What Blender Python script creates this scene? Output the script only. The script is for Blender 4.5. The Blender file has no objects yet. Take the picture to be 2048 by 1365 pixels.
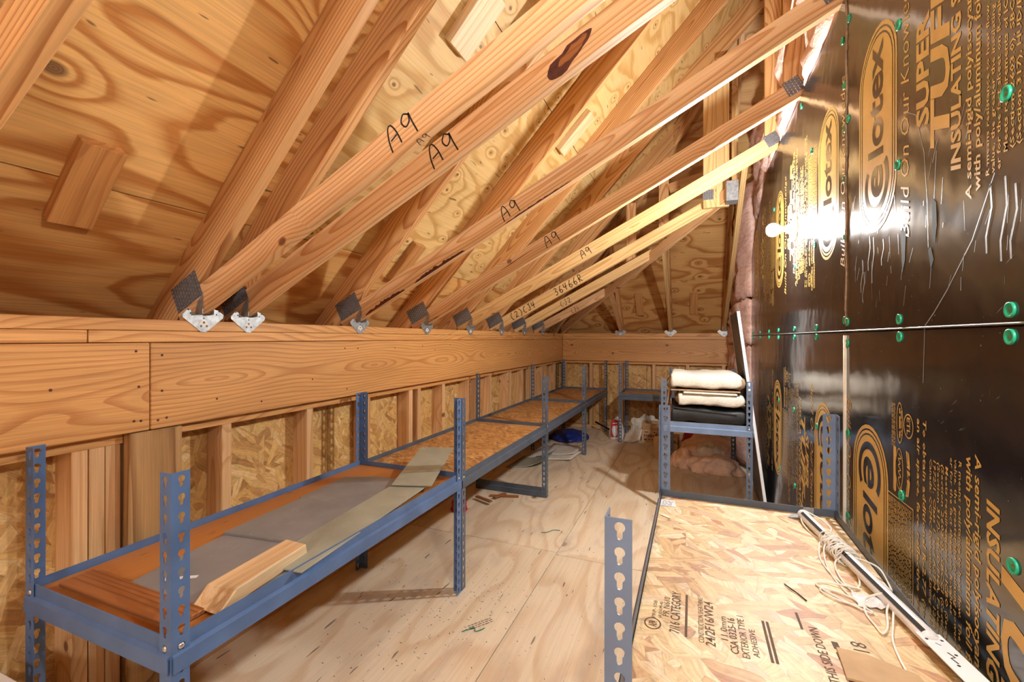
import bpy, bmesh, math, random
from mathutils import Vector, Matrix, geometry
random.seed(11)
C = bpy.context.scene.collection
sc = bpy.context.scene
PI = math.pi
# ------------------------------------------------------------------ camera
TH, ROLL = 0.3861, -0.0018
cam_d = bpy.data.cameras.new('camera'); cam = bpy.data.objects.new('camera', cam_d); C.objects.link(cam)
cam_d.sensor_width = 36; cam_d.lens = 36*888.8/2048; cam_d.shift_y = -6.5/2048; cam_d.clip_start = .02
R0 = Vector((math.cos(TH), math.sin(TH), 0)); F0 = Vector((-math.sin(TH), math.cos(TH), 0)); U0 = Vector((0, 0, 1))
rr = R0*math.cos(ROLL)-U0*math.sin(ROLL); uu = U0*math.cos(ROLL)+R0*math.sin(ROLL)
cam.matrix_world = Matrix(((rr.x, uu.x, -F0.x, 0), (rr.y, uu.y, -F0.y, 0), (rr.z, uu.z, -F0.z, 1.2), (0, 0, 0, 1)))
sc.camera = cam
# ------------------------------------------------------------------ world, light levels, exposure
wd = bpy.data.worlds.new('world'); sc.world = wd; wd.use_nodes = True
wd.node_tree.nodes['Background'].inputs[0].default_value = (.9, .95, 1, 1)
wd.node_tree.nodes['Background'].inputs[1].default_value = .004
BULB, BULB2, FILL_LIGHT = 430.0, 190.0, 50.0  # two wall bulbs, then the added fill globe
BULB_COL = (1.0, .975, .94)
BULBS = [(2.605, 1.753), (.30, 1.80)]
sc.view_settings.view_transform = 'Standard'; sc.view_settings.look = 'None'
sc.view_settings.exposure = 2.36; sc.view_settings.gamma = 1; sc.view_settings.use_curve_mapping = False
sc.cycles.use_denoising = True
sc.cycles.max_bounces = 8; sc.cycles.diffuse_bounces = 5; sc.cycles.glossy_bounces = 4
sc.cycles.caustics_reflective = False; sc.cycles.sample_clamp_indirect = 12
# ------------------------------------------------------------------ material helpers
class G:
    def __init__(s, name):
        s.m = bpy.data.materials.new(name); s.m.use_nodes = True; s.t = s.m.node_tree; s.t.nodes.clear()
    def N(s, typ, ins=None, **kw):
        n = s.t.nodes.new(typ)
        for k, v in kw.items(): setattr(n, k, v)
        for k, v in (ins or {}).items():
            if isinstance(v, bpy.types.NodeSocket): s.t.links.new(v, n.inputs[k])
            else: n.inputs[k].default_value = v
        return n
    def math(s, op, a, b=0.0, c=0.0): return s.N('ShaderNodeMath', {0: a, 1: b, 2: c}, operation=op).outputs[0]
    def vm(s, op, a, b): return s.N('ShaderNodeVectorMath', {0: a, 1: b}, operation=op).outputs[0]
    def noise(s, v, scale=1, detail=2, rough=.5):
        return s.N('ShaderNodeTexNoise', {'Vector': v, 'Scale': scale, 'Detail': detail, 'Roughness': rough}).outputs[0]
    def ramp(s, f, stops):
        n = s.N('ShaderNodeValToRGB', {0: f}); e = n.color_ramp.elements
        while len(e) < len(stops): e.new(.5)
        for i, (p, c) in enumerate(stops):
            e[i].position = p; e[i].color = (c[0], c[1], c[2], 1) if not isinstance(c, (int, float)) else (c, c, c, 1)
        return n.outputs[0]
    def mix(s, f, a, b, mode='MIX'):
        n = s.t.nodes.new('ShaderNodeMix'); n.data_type = 'RGBA'; n.blend_type = mode
        for k, v in ((0, f), (6, a), (7, b)):
            if isinstance(v, bpy.types.NodeSocket): s.t.links.new(v, n.inputs[k])
            else: n.inputs[k].default_value = v if not isinstance(v, tuple) else (v[0], v[1], v[2], 1)
        return n.outputs[2]
    def smooth(s, x, a, b): return s.N('ShaderNodeMapRange', {0: x, 1: a, 2: b, 3: 0, 4: 1}, interpolation_type='SMOOTHSTEP').outputs[0]
    def obj(s, k=1.0):
        o = s.N('ShaderNodeTexCoord').outputs['Object']; r = s.N('ShaderNodeObjectInfo').outputs['Random']
        off = s.N('ShaderNodeCombineXYZ', {0: s.math('MULTIPLY', r, 37*k), 1: s.math('MULTIPLY', r, 11.3*k), 2: s.math('MULTIPLY', r, 23.7*k)}).outputs[0]
        return o, r, s.vm('ADD', o, off)
    def out(s, col, rough=.5, metal=0.0, bump=None, bs=.3, bd=.002, ior=1.45, spec=.5, emit=None):
        ins = {'Base Color': col if not isinstance(col, tuple) else (*col[:3], 1), 'Roughness': rough, 'Metallic': metal, 'IOR': ior, 'Specular IOR Level': spec}
        if bump is not None:
            ins['Normal'] = s.N('ShaderNodeBump', {'Strength': bs, 'Distance': bd, 'Height': bump}).outputs[0]
        p = s.N('ShaderNodeBsdfPrincipled', ins)
        s.N('ShaderNodeOutputMaterial', {0: p.outputs[0]}); return s.m

def sep(g, v): return g.N('ShaderNodeSeparateXYZ', {0: v}).outputs
def plain(name, col, rough=.5, metal=0.0, var=.08, ior=1.45, nscale=18):
    g = G(name); o, r, P = g.obj(); n = g.noise(P, nscale, 4)
    a = tuple(c*(1-var*1.6) for c in col); b = tuple(min(1, c*(1+var)) for c in col)
    return g.out(g.ramp(n, [(.3, a), (.7, b)]), rough, metal, n, .06, .002, ior)

def lumber(name, light, dark, freq=130, amp=3.0, knots=2.4, tone=.16, rough=.5, knotc=(.10, .035, .015), fig=.10, figx=.5):
    g = G(name); o, r, P = g.obj(); X, Y, Z = sep(g, o)
    w = g.noise(g.vm('MULTIPLY', P, (1.1, 7, 7)), 1, 2)
    w2 = g.noise(g.vm('MULTIPLY', P, (figx, 1.5, 1.5)), 1, 1)
    # growth rings around a pith line that lies off the board
    yc = g.math('MULTIPLY', g.math('SUBTRACT', r, .5), .10); r2 = g.math('FRACT', g.math('MULTIPLY', r, 7.13))
    zc = g.math('ADD', .012, g.math('MULTIPLY', r2, .05))
    dz = g.math('ADD', g.math('SUBTRACT', Z, zc), g.math('MULTIPLY', g.math('SUBTRACT', w2, .5), fig))
    dy = g.math('SUBTRACT', Y, yc)
    rad = g.math('SQRT', g.math('ADD', g.math('MULTIPLY', dy, dy), g.math('MULTIPLY', dz, dz)))
    kv = g.N('ShaderNodeCombineXYZ', {0: g.math('MULTIPLY', sep(g, P)[0], .75), 1: sep(g, P)[1], 2: 0.0}).outputs[0]
    vo = g.N('ShaderNodeTexVoronoi', {'Vector': kv, 'Scale': knots}, voronoi_dimensions='2D')
    d = vo.outputs['Distance']; pick = g.math('GREATER_THAN', sep(g, vo.outputs['Color'])[0], .45)
    bulge = g.math('MULTIPLY', g.math('POWER', 2.718, g.math('MULTIPLY', g.math('MULTIPLY', d, d), -60.0)), .03)
    rad = g.math('ADD', rad, g.math('MULTIPLY', bulge, pick))
    ring = g.math('FRACT', g.math('ADD', g.math('MULTIPLY', rad, freq), g.math('MULTIPLY', g.math('SUBTRACT', w, .5), amp)))
    mid = tuple(a*.45+b*.55 for a, b in zip(light, dark))
    col = g.ramp(ring, [(0, light), (.5, light), (.72, mid), (.9, dark), (.97, dark), (1, light)])
    fine = g.noise(g.vm('MULTIPLY', P, (5, 260, 260)), 1, 2)
    col = g.mix(1.0, col, g.ramp(fine, [(.25, .80), (.7, 1.06)]), 'MULTIPLY')
    tn = g.noise(g.vm('MULTIPLY', P, (.8, 5, 5)), 1, 2)
    col = g.mix(1.0, col, g.ramp(tn, [(.3, (1-tone, 1-tone*1.25, 1-tone*1.5)), (.7, (1.05, 1.05, 1.05))]), 'MULTIPLY')
    br = g.math('ADD', .9, g.math('MULTIPLY', r2, .16))
    col = g.mix(1.0, col, g.N('ShaderNodeCombineColor', {0: br, 1: br, 2: br}).outputs[0], 'MULTIPLY')
    kn = g.math('MULTIPLY', g.math('SUBTRACT', 1.0, g.smooth(g.math('ADD', d, g.math('MULTIPLY', g.math('SUBTRACT', w, .5), .02)), .020, .040)), pick)
    kcol = g.ramp(g.math('FRACT', g.math('MULTIPLY', d, 110)), [(0, knotc), (1, tuple(c*2.6 for c in knotc))])
    col = g.mix(g.math('MULTIPLY', kn, .9), col, kcol)
    return g.out(col, rough, 0, ring, .10, .001)

def veneer(name, light, dark, bands=8.0, knots=3.2, pickv=.5, tone=.15, rough=.55, streak=.85, fx=.5, fy=3.0, dirt=None, flecks=.7):
    g = G(name); o, r, P = g.obj(); X, Y, Z = sep(g, P)
    n1 = g.noise(g.vm('MULTIPLY', P, (fx, fy, 1)), 1, 1.5)
    n2 = g.noise(g.vm('MULTIPLY', P, (3, 22, 1)), 1, 2)
    kv = g.N('ShaderNodeCombineXYZ', {0: g.math('MULTIPLY', X, .7), 1: Y, 2: 0.0}).outputs[0]
    vo = g.N('ShaderNodeTexVoronoi', {'Vector': kv, 'Scale': knots}, voronoi_dimensions='2D'); d = vo.outputs['Distance']
    pick = g.math('GREATER_THAN', sep(g, vo.outputs['Color'])[0], pickv)
    bulge = g.math('MULTIPLY', g.math('POWER', 2.718, g.math('MULTIPLY', g.math('MULTIPLY', d, d), -30.0)), .16)
    f = g.math('ADD', g.math('ADD', g.math('MULTIPLY', n1, bands), g.math('MULTIPLY', n2, .5)), g.math('MULTIPLY', g.math('MULTIPLY', bulge, pick), bands))
    ring = g.math('FRACT', f)
    mid = tuple(a*.55+b*.45 for a, b in zip(light, dark))
    col = g.ramp(ring, [(0, light), (.42, light), (.6, mid), (.74, dark), (.88, dark), (1, light)])
    fine = g.noise(g.vm('MULTIPLY', P, (2.5, 150, 1)), 1, 3, .6)
    col = g.mix(1.0, col, g.ramp(fine, [(.3, streak), (.62, 1.05)]), 'MULTIPLY')
    tn = g.noise(g.vm('MULTIPLY', P, (1.0, 2.0, 1)), 1, 3)
    col = g.mix(1.0, col, g.ramp(tn, [(.3, (1-tone, 1-tone*1.2, 1-tone*1.45)), (.7, (1.04, 1.04, 1.04))]), 'MULTIPLY')
    kn = g.math('MULTIPLY', g.math('SUBTRACT', 1.0, g.smooth(g.math('ADD', d, g.math('MULTIPLY', g.math('SUBTRACT', n2, .5), .03)), .03, .06)), pick)
    col = g.mix(g.math('MULTIPLY', kn, .85), col, g.ramp(g.math('FRACT', g.math('MULTIPLY', d, 70)), [(0, (.07, .028, .012)), (1, (.22, .10, .04))]))
    if dirt:
        dn = g.noise(g.vm('MULTIPLY', P, (2.2, 5, 1)), 1, 5, .65)
        col = g.mix(g.math('MULTIPLY', g.smooth(dn, .52, .75), .7), col, dirt)
        sp = g.noise(P, 90, 2); col = g.mix(g.math('MULTIPLY', g.smooth(sp, .70, .76), .6), col, tuple(c*.35 for c in dirt))
    fl_ = g.smooth(g.noise(g.vm('MULTIPLY', P, (9, 48, 1)), 1, 1), .735, .765)
    col = g.mix(g.math('MULTIPLY', fl_, flecks), col, (.05, .02, .008))
    return g.out(col, rough, 0, fine, .08, .001)

def osb(name, tones, scale=9.0, rough=.5):
    g = G(name); o, r, P = g.obj(); X, Y, Z = sep(g, P)
    flat = g.N('ShaderNodeCombineXYZ', {0: X, 1: Y, 2: 0.0}).outputs[0]
    wob = g.N('ShaderNodeTexNoise', {'Vector': flat, 'Scale': 7.0, 'Detail': 2.0}).outputs['Color']
    cur = None
    for i, (ang, sx, sy, thr) in enumerate([(12, .8, 3.4, 0), (-38, 1.1, 4.4, .45), (74, 1.3, 3.6, .58), (28, .9, 5.5, .62), (-70, 1.8, 6.0, .70), (50, 2.6, 9.0, .80)]):
        rv = g.N('ShaderNodeVectorRotate', {'Vector': g.vm('ADD', flat, g.vm('MULTIPLY', wob, (.045, .045, 0))), 'Angle': math.radians(ang)}, rotation_type='Z_AXIS').outputs[0]
        sv = g.vm('ADD', g.vm('MULTIPLY', rv, (sx, sy, 1)), (i*3.7, i*1.9, 0))
        vo = g.N('ShaderNodeTexVoronoi', {'Vector': sv, 'Scale': scale*.62, 'Randomness': 1.0}, voronoi_dimensions='2D')
        c3 = sep(g, vo.outputs['Color'])
        col = g.ramp(c3[1], [(k/(len(tones)-1), t) for k, t in enumerate(tones)])
        stk = g.noise(g.vm('MULTIPLY', rv, (6, 170, 1)), 1, 2)
        col = g.mix(1.0, col, g.ramp(stk, [(.25, .72), (.65, 1.06)]), 'MULTIPLY')
        ed = g.N('ShaderNodeTexVoronoi', {'Vector': sv, 'Scale': scale*.62}, voronoi_dimensions='2D', feature='DISTANCE_TO_EDGE').outputs['Distance']
        col = g.mix(1.0, col, g.ramp(ed, [(0, .74), (.05, 1.0)]), 'MULTIPLY')
        if cur is None: cur = col
        else: cur = g.mix(g.math('GREATER_THAN', c3[0], thr), cur, col)
    h = g.noise(flat, 60, 3); mt = g.noise(flat, 45, 4, .7)
    cur = g.mix(1.0, cur, g.ramp(mt, [(.3, .80), (.6, 1.04)]), 'MULTIPLY')
    return g.out(cur, rough, 0, h, .12, .001)

PINE_L, PINE_D = (.70, .43, .20), (.50, .235, .085)
M = {}
M['chord'] = lumber('chord_pine', (.80, .525, .285), (.60, .30, .12), 70, 2.4, fig=.2, figx=.9)
M['chord_pale'] = lumber('chord_pale_pine', (.80, .56, .27), (.62, .36, .13), 62, 2.4)
M['rafter'] = lumber('rafter_pine', (.76, .45, .20), (.50, .215, .070), 80, 2.4, fig=.2, figx=.9)
M['band'] = lumber('band_pine', (.76, .41, .15), (.58, .26, .080), 62, 4.0, knots=2.1, fig=.42, figx=1.1)
M['stud'] = lumber('stud_pine', (.78, .51, .27), (.66, .37, .17), 60, 2.0)
M['treated'] = lumber('treated_post', (.52, .33, .15), (.30, .155, .06), 45, 3.5, tone=.35)
M['roofply'] = veneer('roof_plywood', (.76, .465, .175), (.50, .215, .055), 15, 2.6, .62, fx=.75, fy=2.3, streak=.80)
M['roofply_pale'] = veneer('roof_plywood_pale', (.72, .52, .235), (.56, .34, .115), 9, 6.0, .35, fx=1.4, fy=3.4)
M['backply'] = veneer('back_plywood', (.70, .42, .16), (.48, .215, .06), 8, 4.2, .35, fx=.9, fy=2.6)
M['floorply'] = veneer('floor_plywood', (.78, .68, .53), (.69, .55, .39), 9, 2.4, .93, tone=.10, streak=.93, fx=.8, fy=2.4, dirt=(.52, .45, .39))
M['osb'] = osb('osb_wall', [(.44, .22, .075), (.68, .40, .14), (.78, .52, .20), (.60, .33, .11), (.84, .60, .29)], 10)
M['osb_shelf'] = osb('osb_shelf', [(.30, .13, .045), (.50, .25, .08), (.66, .38, .14), (.42, .19, .06), (.72, .46, .20)], 14)
M['osb_pale'] = osb('osb_pale', [(.58, .36, .17), (.76, .56, .30), (.84, .67, .42), (.68, .46, .22), (.90, .77, .54), (.46, .22, .10), (.80, .60, .34)], 11)
M['hardboard'] = veneer('hardboard', (.48, .205, .055), (.40, .16, .04), 3, 2, .98, streak=.93)
M['board_brown'] = lumber('brown_strip_wood', (.36, .14, .045), (.24, .085, .028), 90, 2)
M['block'] = lumber('block_pine', (.66, .35, .13), (.54, .25, .085), 40, 2.5, knots=1)
M['block_pale'] = lumber('offcut_pine', (.80, .62, .39), (.72, .50, .27), 40, 2.5, knots=1)
M['galv'] = plain('galvanised_steel', (.36, .38, .40), .42, .55, .2, nscale=60)
M['plate'] = plain('truss_plate_steel', (.17, .18, .20), .5, .4, .2, nscale=80)
M['tooth'] = plain('plate_slot_bright', (.75, .76, .78), .3, .9, .1)
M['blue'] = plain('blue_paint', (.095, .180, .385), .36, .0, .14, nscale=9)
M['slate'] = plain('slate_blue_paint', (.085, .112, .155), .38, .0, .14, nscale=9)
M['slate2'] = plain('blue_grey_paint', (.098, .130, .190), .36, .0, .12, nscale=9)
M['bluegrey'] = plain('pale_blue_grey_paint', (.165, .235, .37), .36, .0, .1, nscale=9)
M['rivet'] = plain('rivet_steel', (.7, .7, .7), .3, .9, .05)
M['gold'] = plain('gold_print', (.66, .43, .12), .38, .0, .06)
M['ink'] = plain('black_ink', (.012, .010, .009), .7, 0, .05)
M['ink_brown'] = plain('brown_stamp_ink', (.10, .05, .022), .7, 0, .1)
M['dark'] = plain('foil_black_print', (.010, .010, .012), .18, 0, .05, 1.8)
M['washer'] = plain('green_plastic', (.02, .42, .24), .35, 0, .08)
M['nail'] = plain('nail_head', (.30, .26, .18), .4, .7, .1)
M['white'] = plain('white_paint', (.80, .81, .83), .35, 0, .03)
M['cord'] = plain('white_cord', (.82, .80, .74), .6, 0, .05)
M['black'] = plain('black_rubber', (.018, .019, .021), .5, 0, .2, nscale=30)
M['panel'] = plain('dark_laminate', (.035, .042, .055), .4, 0, .1)
M['grey'] = plain('grey_board', (.26, .265, .28), .55, 0, .14, nscale=7)
def scratched(name, col, k):
    g = G(name); o, r, P = g.obj(); n = g.noise(P, 7, 4); a = g.N('ShaderNodeVectorRotate', {'Vector': P, 'Angle': .5}, rotation_type='Z_AXIS').outputs[0]
    s1 = g.smooth(g.noise(g.vm('MULTIPLY', a, (8, 160, 1)), 1, 2), .70, .76); m = g.smooth(g.noise(P, 5, 2), .5, .66); sm = g.smooth(g.noise(P, 11, 4), .6, .8)
    col = g.ramp(n, [(.3, tuple(c*.82 for c in col)), (.7, tuple(c*1.1 for c in col))])
    return g.out(g.mix(g.math('ADD', g.math('MULTIPLY', g.math('MULTIPLY', s1, m), .75), g.math('MULTIPLY', sm, k)), col, (.62, .63, .64)), .5, 0, n, .05, .001)
M['grey'] = scratched('grey_board_scratched', (.25, .258, .275), .18)
M['greygreen'] = scratched('grey_green_scratched', (.34, .36, .30), .25)
M['greygreen_plain'] = plain('grey_green_board', (.33, .345, .30), .5, 0, .16, nscale=9)
M['paper'] = plain('paper', (.80, .76, .69), .7, 0, .08)
M['paperpink'] = plain('kraft_packing_paper', (.86, .63, .49), .75, 0, .12)
M['cardboard'] = plain('cardboard', (.52, .35, .19), .75, 0, .08)
M['red'] = plain('red_print', (.50, .03, .04), .4, 0, .1)
M['blueplastic'] = plain('blue_tarpaulin', (.012, .03, .22), .45, 0, .15)
M['bark'] = plain('bark_wane', (.10, .028, .018), .7, 0, .3, nscale=40)
M['debris'] = plain('floor_debris', (.05, .045, .04), .8, 0, .3)
M['green'] = plain('green_twine', (.02, .22, .16), .6, 0, .1)
M['seal'] = plain('white_foam_seal', (.8, .74, .62), .7, 0, .1)

def pink():
    g = G('pink_fibreglass'); o, r, P = g.obj(); n = g.noise(g.vm('MULTIPLY', P, (1, 1, 2.4)), 14, 6, .65); m = g.noise(P, 4, 2)
    col = g.ramp(n, [(.28, (.72, .42, .37)), (.5, (.90, .64, .57)), (.75, (.95, .82, .76))])
    return g.out(g.mix(g.math('MULTIPLY', m, .35), col, (.66, .36, .28)), .95, 0, n, .8, .02)
M['pink'] = pink()
def carpet():
    g = G('cream_carpet'); o, r, P = g.obj(); n = g.noise(P, 160, 3, .7); m = g.noise(P, 8, 3)
    col = g.mix(1.0, g.ramp(n, [(.3, (.58, .52, .43)), (.65, (.86, .82, .74))]), g.ramp(m, [(.3, .86), (.7, 1.0)]), 'MULTIPLY')
    return g.out(col, .95, 0, n, .6, .006)
M['carpet'] = carpet()
M['backing'] = plain('carpet_backing', (.33, .22, .13), .9, 0, .2, nscale=60)
def foil():
    g = G('foil_facer'); o, r, P = g.obj(); X, Y, Z = sep(g, P)
    n = g.noise(g.vm('MULTIPLY', P, (1.5, 5, 5)), 1, 2); n2 = g.noise(P, 26, 3)
    vr = g.N('ShaderNodeVectorRotate', {'Vector': P, 'Angle': .5}, rotation_type='X_AXIS').outputs[0]
    s1 = g.noise(g.vm('MULTIPLY', vr, (1, 14, 210)), 1, 2); s2 = g.noise(g.vm('MULTIPLY', P, (1, 150, 9)), 1, 2)
    msk = g.smooth(g.noise(P, 2.2, 2), .5, .68)
    scr = g.math('MULTIPLY', g.math('MAXIMUM', g.smooth(s1, .72, .78), g.smooth(s2, .74, .79)), msk)
    spk = g.smooth(g.noise(P, 130, 1), .76, .80)
    f = g.math('MINIMUM', g.math('ADD', g.math('MULTIPLY', scr, .5), g.math('MULTIPLY', spk, .4)), .6)
    col = g.mix(f, (.012, .010, .010), (.55, .56, .58))
    h = g.math('ADD', g.math('MULTIPLY', n, 1.0), g.math('MULTIPLY', n2, .06))
    rough = g.math('ADD', .10, g.math('MULTIPLY', g.noise(P, 6, 3), .10))
    return g.out(col, rough, 0, h, .35, .012, 2.15)
M['foil'] = foil()
def bulbmat(name, k):
    g = G(name); e = g.N('ShaderNodeEmission', {0: (*BULB_COL, 1), 1: k}); g.N('ShaderNodeOutputMaterial', {0: e.outputs[0]}); return g.m
M['bulb'] = bulbmat('lit_bulb', BULB); M['bulb2'] = bulbmat('lit_bulb_dim', BULB2); M['globe'] = bulbmat('fill_globe_glow', FILL_LIGHT)

# ------------------------------------------------------------------ object helpers
WM = {}
def wm(o): return WM.get(o.name, Matrix.Identity(4)) if o else Matrix.Identity(4)
def put(o, parent=None, m=None):
    m = m if m is not None else Matrix.Identity(4)
    if parent: o.parent = parent; o.matrix_basis = wm(parent).inverted() @ m
    else: o.matrix_basis = m
    C.objects.link(o); WM[o.name] = m.copy(); return o
def T(x, y, z): return Matrix.Translation((x, y, z))
def axes(p, x, y):
    x = Vector(x).normalized(); y = Vector(y); y = (y-x*y.dot(x)).normalized(); z = x.cross(y)
    return Matrix(((x.x, y.x, z.x, p[0]), (x.y, y.y, z.y, p[1]), (x.z, y.z, z.z, p[2]), (0, 0, 0, 1)))
def tag(o, label=None, cat=None, group=None, kind=None):
    if label: o['label'] = label
    if cat: o['category'] = cat
    if group: o['group'] = group
    if kind: o['kind'] = kind
    return o
def thing(name, label, cat, loc=(0, 0, 0), group=None, kind=None, m=None):
    o = bpy.data.objects.new(name, None); o.empty_display_size = .05
    put(o, None, m if m is not None else T(*loc)); return tag(o, label, cat, group, kind)
def mesh(name, vs, fs, mats, smooth=False, fm=None):
    me = bpy.data.meshes.new(name); me.from_pydata([tuple(v) for v in vs], [], fs)
    for mt in (mats if isinstance(mats, (list, tuple)) else [mats]): me.materials.append(mt)
    if fm: me.polygons.foreach_set('material_index', fm)
    if smooth: me.polygons.foreach_set('use_smooth', [True]*len(me.polygons))
    me.update(); return me
def obj(name, me, parent=None, m=None): return put(bpy.data.objects.new(name, me), parent, m)
def from_bm(name, bm, mat, smooth=False):
    me = bpy.data.meshes.new(name); bm.to_mesh(me); bm.free(); me.materials.append(mat)
    if smooth: me.polygons.foreach_set('use_smooth', [True]*len(me.polygons))
    return me
_bx = {}
def boxmesh(L, w, t, mat, bev=.0015, c0=0.0, c1=0.0, x0=0.0):
    """box x: 0..L, y and z centred; c0, c1 slant the two ends (shift of x from bottom to top edge)"""
    key = (round(L, 4), round(w, 4), round(t, 4), mat.name, bev, round(c0, 4), round(c1, 4))
    if key in _bx: return _bx[key]
    bm = bmesh.new(); v = []
    for x, c in ((0, c0), (L, c1)):
        for y in (-w/2, w/2):
            for z in (-t/2, t/2): v.append(bm.verts.new((x+c*(y/w+.5), y, z)))
    for f in ((0, 1, 3, 2), (4, 6, 7, 5), (0, 4, 5, 1), (2, 3, 7, 6), (0, 2, 6, 4), (1, 5, 7, 3)): bm.faces.new([v[i] for i in f])
    bmesh.ops.recalc_face_normals(bm, faces=bm.faces)
    if bev: bmesh.ops.bevel(bm, geom=bm.edges[:], offset=min(bev, t*.3, w*.3), segments=1, affect='EDGES')
    _bx[key] = from_bm('board', bm, mat); return _bx[key]
def plank(name, p0, x, y, L, w, t, mat, parent=None, ay=.5, az=.5, bev=.0015, c0=0.0, c1=0.0):
    """board from p0 along x; y is its width axis. ay, az: where p0 sits across width and thickness"""
    m = axes(p0, x, y) @ T(0, (.5-ay)*w, (.5-az)*t)
    return obj(name, boxmesh(L, w, t, mat, bev, c0, c1), parent, m)
def box(name, x0, x1, y0, y1, z0, z1, mat, parent=None, along='x', bev=.0015):
    """axis-aligned box whose grain runs along the named axis"""
    c = ((x0+x1)/2, (y0+y1)/2, (z0+z1)/2); d = (x1-x0, y1-y0, z1-z0)
    if along == 'x':
        if d[1] >= d[2]: return obj(name, boxmesh(d[0], d[1], d[2], mat, bev), parent, axes((x0, c[1], c[2]), (1, 0, 0), (0, 1, 0)))
        return obj(name, boxmesh(d[0], d[2], d[1], mat, bev), parent, axes((x0, c[1], c[2]), (1, 0, 0), (0, 0, 1)))
    if along == 'y':
        if d[0] >= d[2]: return obj(name, boxmesh(d[1], d[0], d[2], mat, bev), parent, axes((c[0], y0, c[2]), (0, 1, 0), (1, 0, 0)))
        return obj(name, boxmesh(d[1], d[2], d[0], mat, bev), parent, axes((c[0], y0, c[2]), (0, 1, 0), (0, 0, 1)))
    if d[0] >= d[1]: return obj(name, boxmesh(d[2], d[0], d[1], mat, bev), parent, axes((c[0], c[1], z0), (0, 0, 1), (1, 0, 0)))
    return obj(name, boxmesh(d[2], d[1], d[0], mat, bev), parent, axes((c[0], c[1], z0), (0, 0, 1), (0, 1, 0)))
def prism(name, poly, t, mat, smooth=False):
    """polygon in local xy, extruded from z=0 to z=t"""
    n = len(poly); vs = [(x, y, 0) for x, y in poly]+[(x, y, t) for x, y in poly]
    fs = [list(range(n))[::-1], list(range(n, 2*n))]+[[i, (i+1) % n, n+(i+1) % n, n+i] for i in range(n)]
    return mesh(name, vs, fs, mat, smooth)
def tube(pts, r, mat, seg=7, name='tube', closed=False):
    pts = [Vector(p) for p in pts]; n = len(pts); vs = []; fs = []; prev = None
    for i, p in enumerate(pts):
        t = (pts[min(i+1, n-1)]-pts[max(i-1, 0)]); t = t.normalized() if t.length > 1e-9 else Vector((1, 0, 0))
        a = prev-t*prev.dot(t) if prev is not None else t.orthogonal()
        a.normalize(); prev = a; b = t.cross(a)
        ri = r[i] if isinstance(r, (list, tuple)) else r
        for k in range(seg): vs.append(p+(a*math.cos(2*PI*k/seg)+b*math.sin(2*PI*k/seg))*ri)
    for i in range(n-1):
        for k in range(seg): fs.append((i*seg+k, i*seg+(k+1) % seg, (i+1)*seg+(k+1) % seg, (i+1)*seg+k))
    fs += [tuple(range(seg))[::-1], tuple(range((n-1)*seg, n*seg))]
    return mesh(name, vs, fs, mat, True)
def lathe(prof, mat, seg=24, name='lathe'):
    vs = []; fs = []; n = len(prof)
    for k in range(seg):
        a = 2*PI*k/seg
        for r, z in prof: vs.append((r*math.cos(a), r*math.sin(a), z))
    for k in range(seg):
        for i in range(n-1):
            a, b = k*n+i, ((k+1) % seg)*n+i; fs.append((a, b, b+1, a+1))
    me = mesh(name, vs, fs, mat, True); return me
# --- flat lettering and pen strokes
_tc = bpy.data.curves.new('type', 'FONT'); _to = bpy.data.objects.new('type', _tc); C.objects.link(_to)
_cache = {}
def glyphs(s, bold=0.0, shear=0.0, res=2):
    k = (s, bold, shear, res)
    if k not in _cache:
        _tc.body = s; _tc.offset = bold; _tc.shear = shear; _tc.resolution_u = res; _tc.size = 1
        bpy.context.view_layer.update()
        me = bpy.data.meshes.new_from_object(_to.evaluated_get(bpy.context.evaluated_depsgraph_get()))
        vs = [v.co.copy() for v in me.vertices]; fs = [tuple(p.vertices) for p in me.polygons]; bpy.data.meshes.remove(me)
        if not vs: vs = [Vector((0, 0, 0)), Vector((1, 0, 0))]
        xs = [v.x for v in vs]; _cache[k] = (vs, fs, min(xs), max(xs))
    return _cache[k]
CAP = .70
def bars(sh, x0, x1, y, h, seed, mi=0):
    """a line of print too small to read: short dashes of word length"""
    q = random.Random(seed); x = x0
    while x < x1-.002:
        w = min(q.uniform(h*1.5, h*5), x1-x); sh.poly([(x, y), (x+w, y), (x+w, y+h), (x, y+h)], mi); x += w+h*.9
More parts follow.
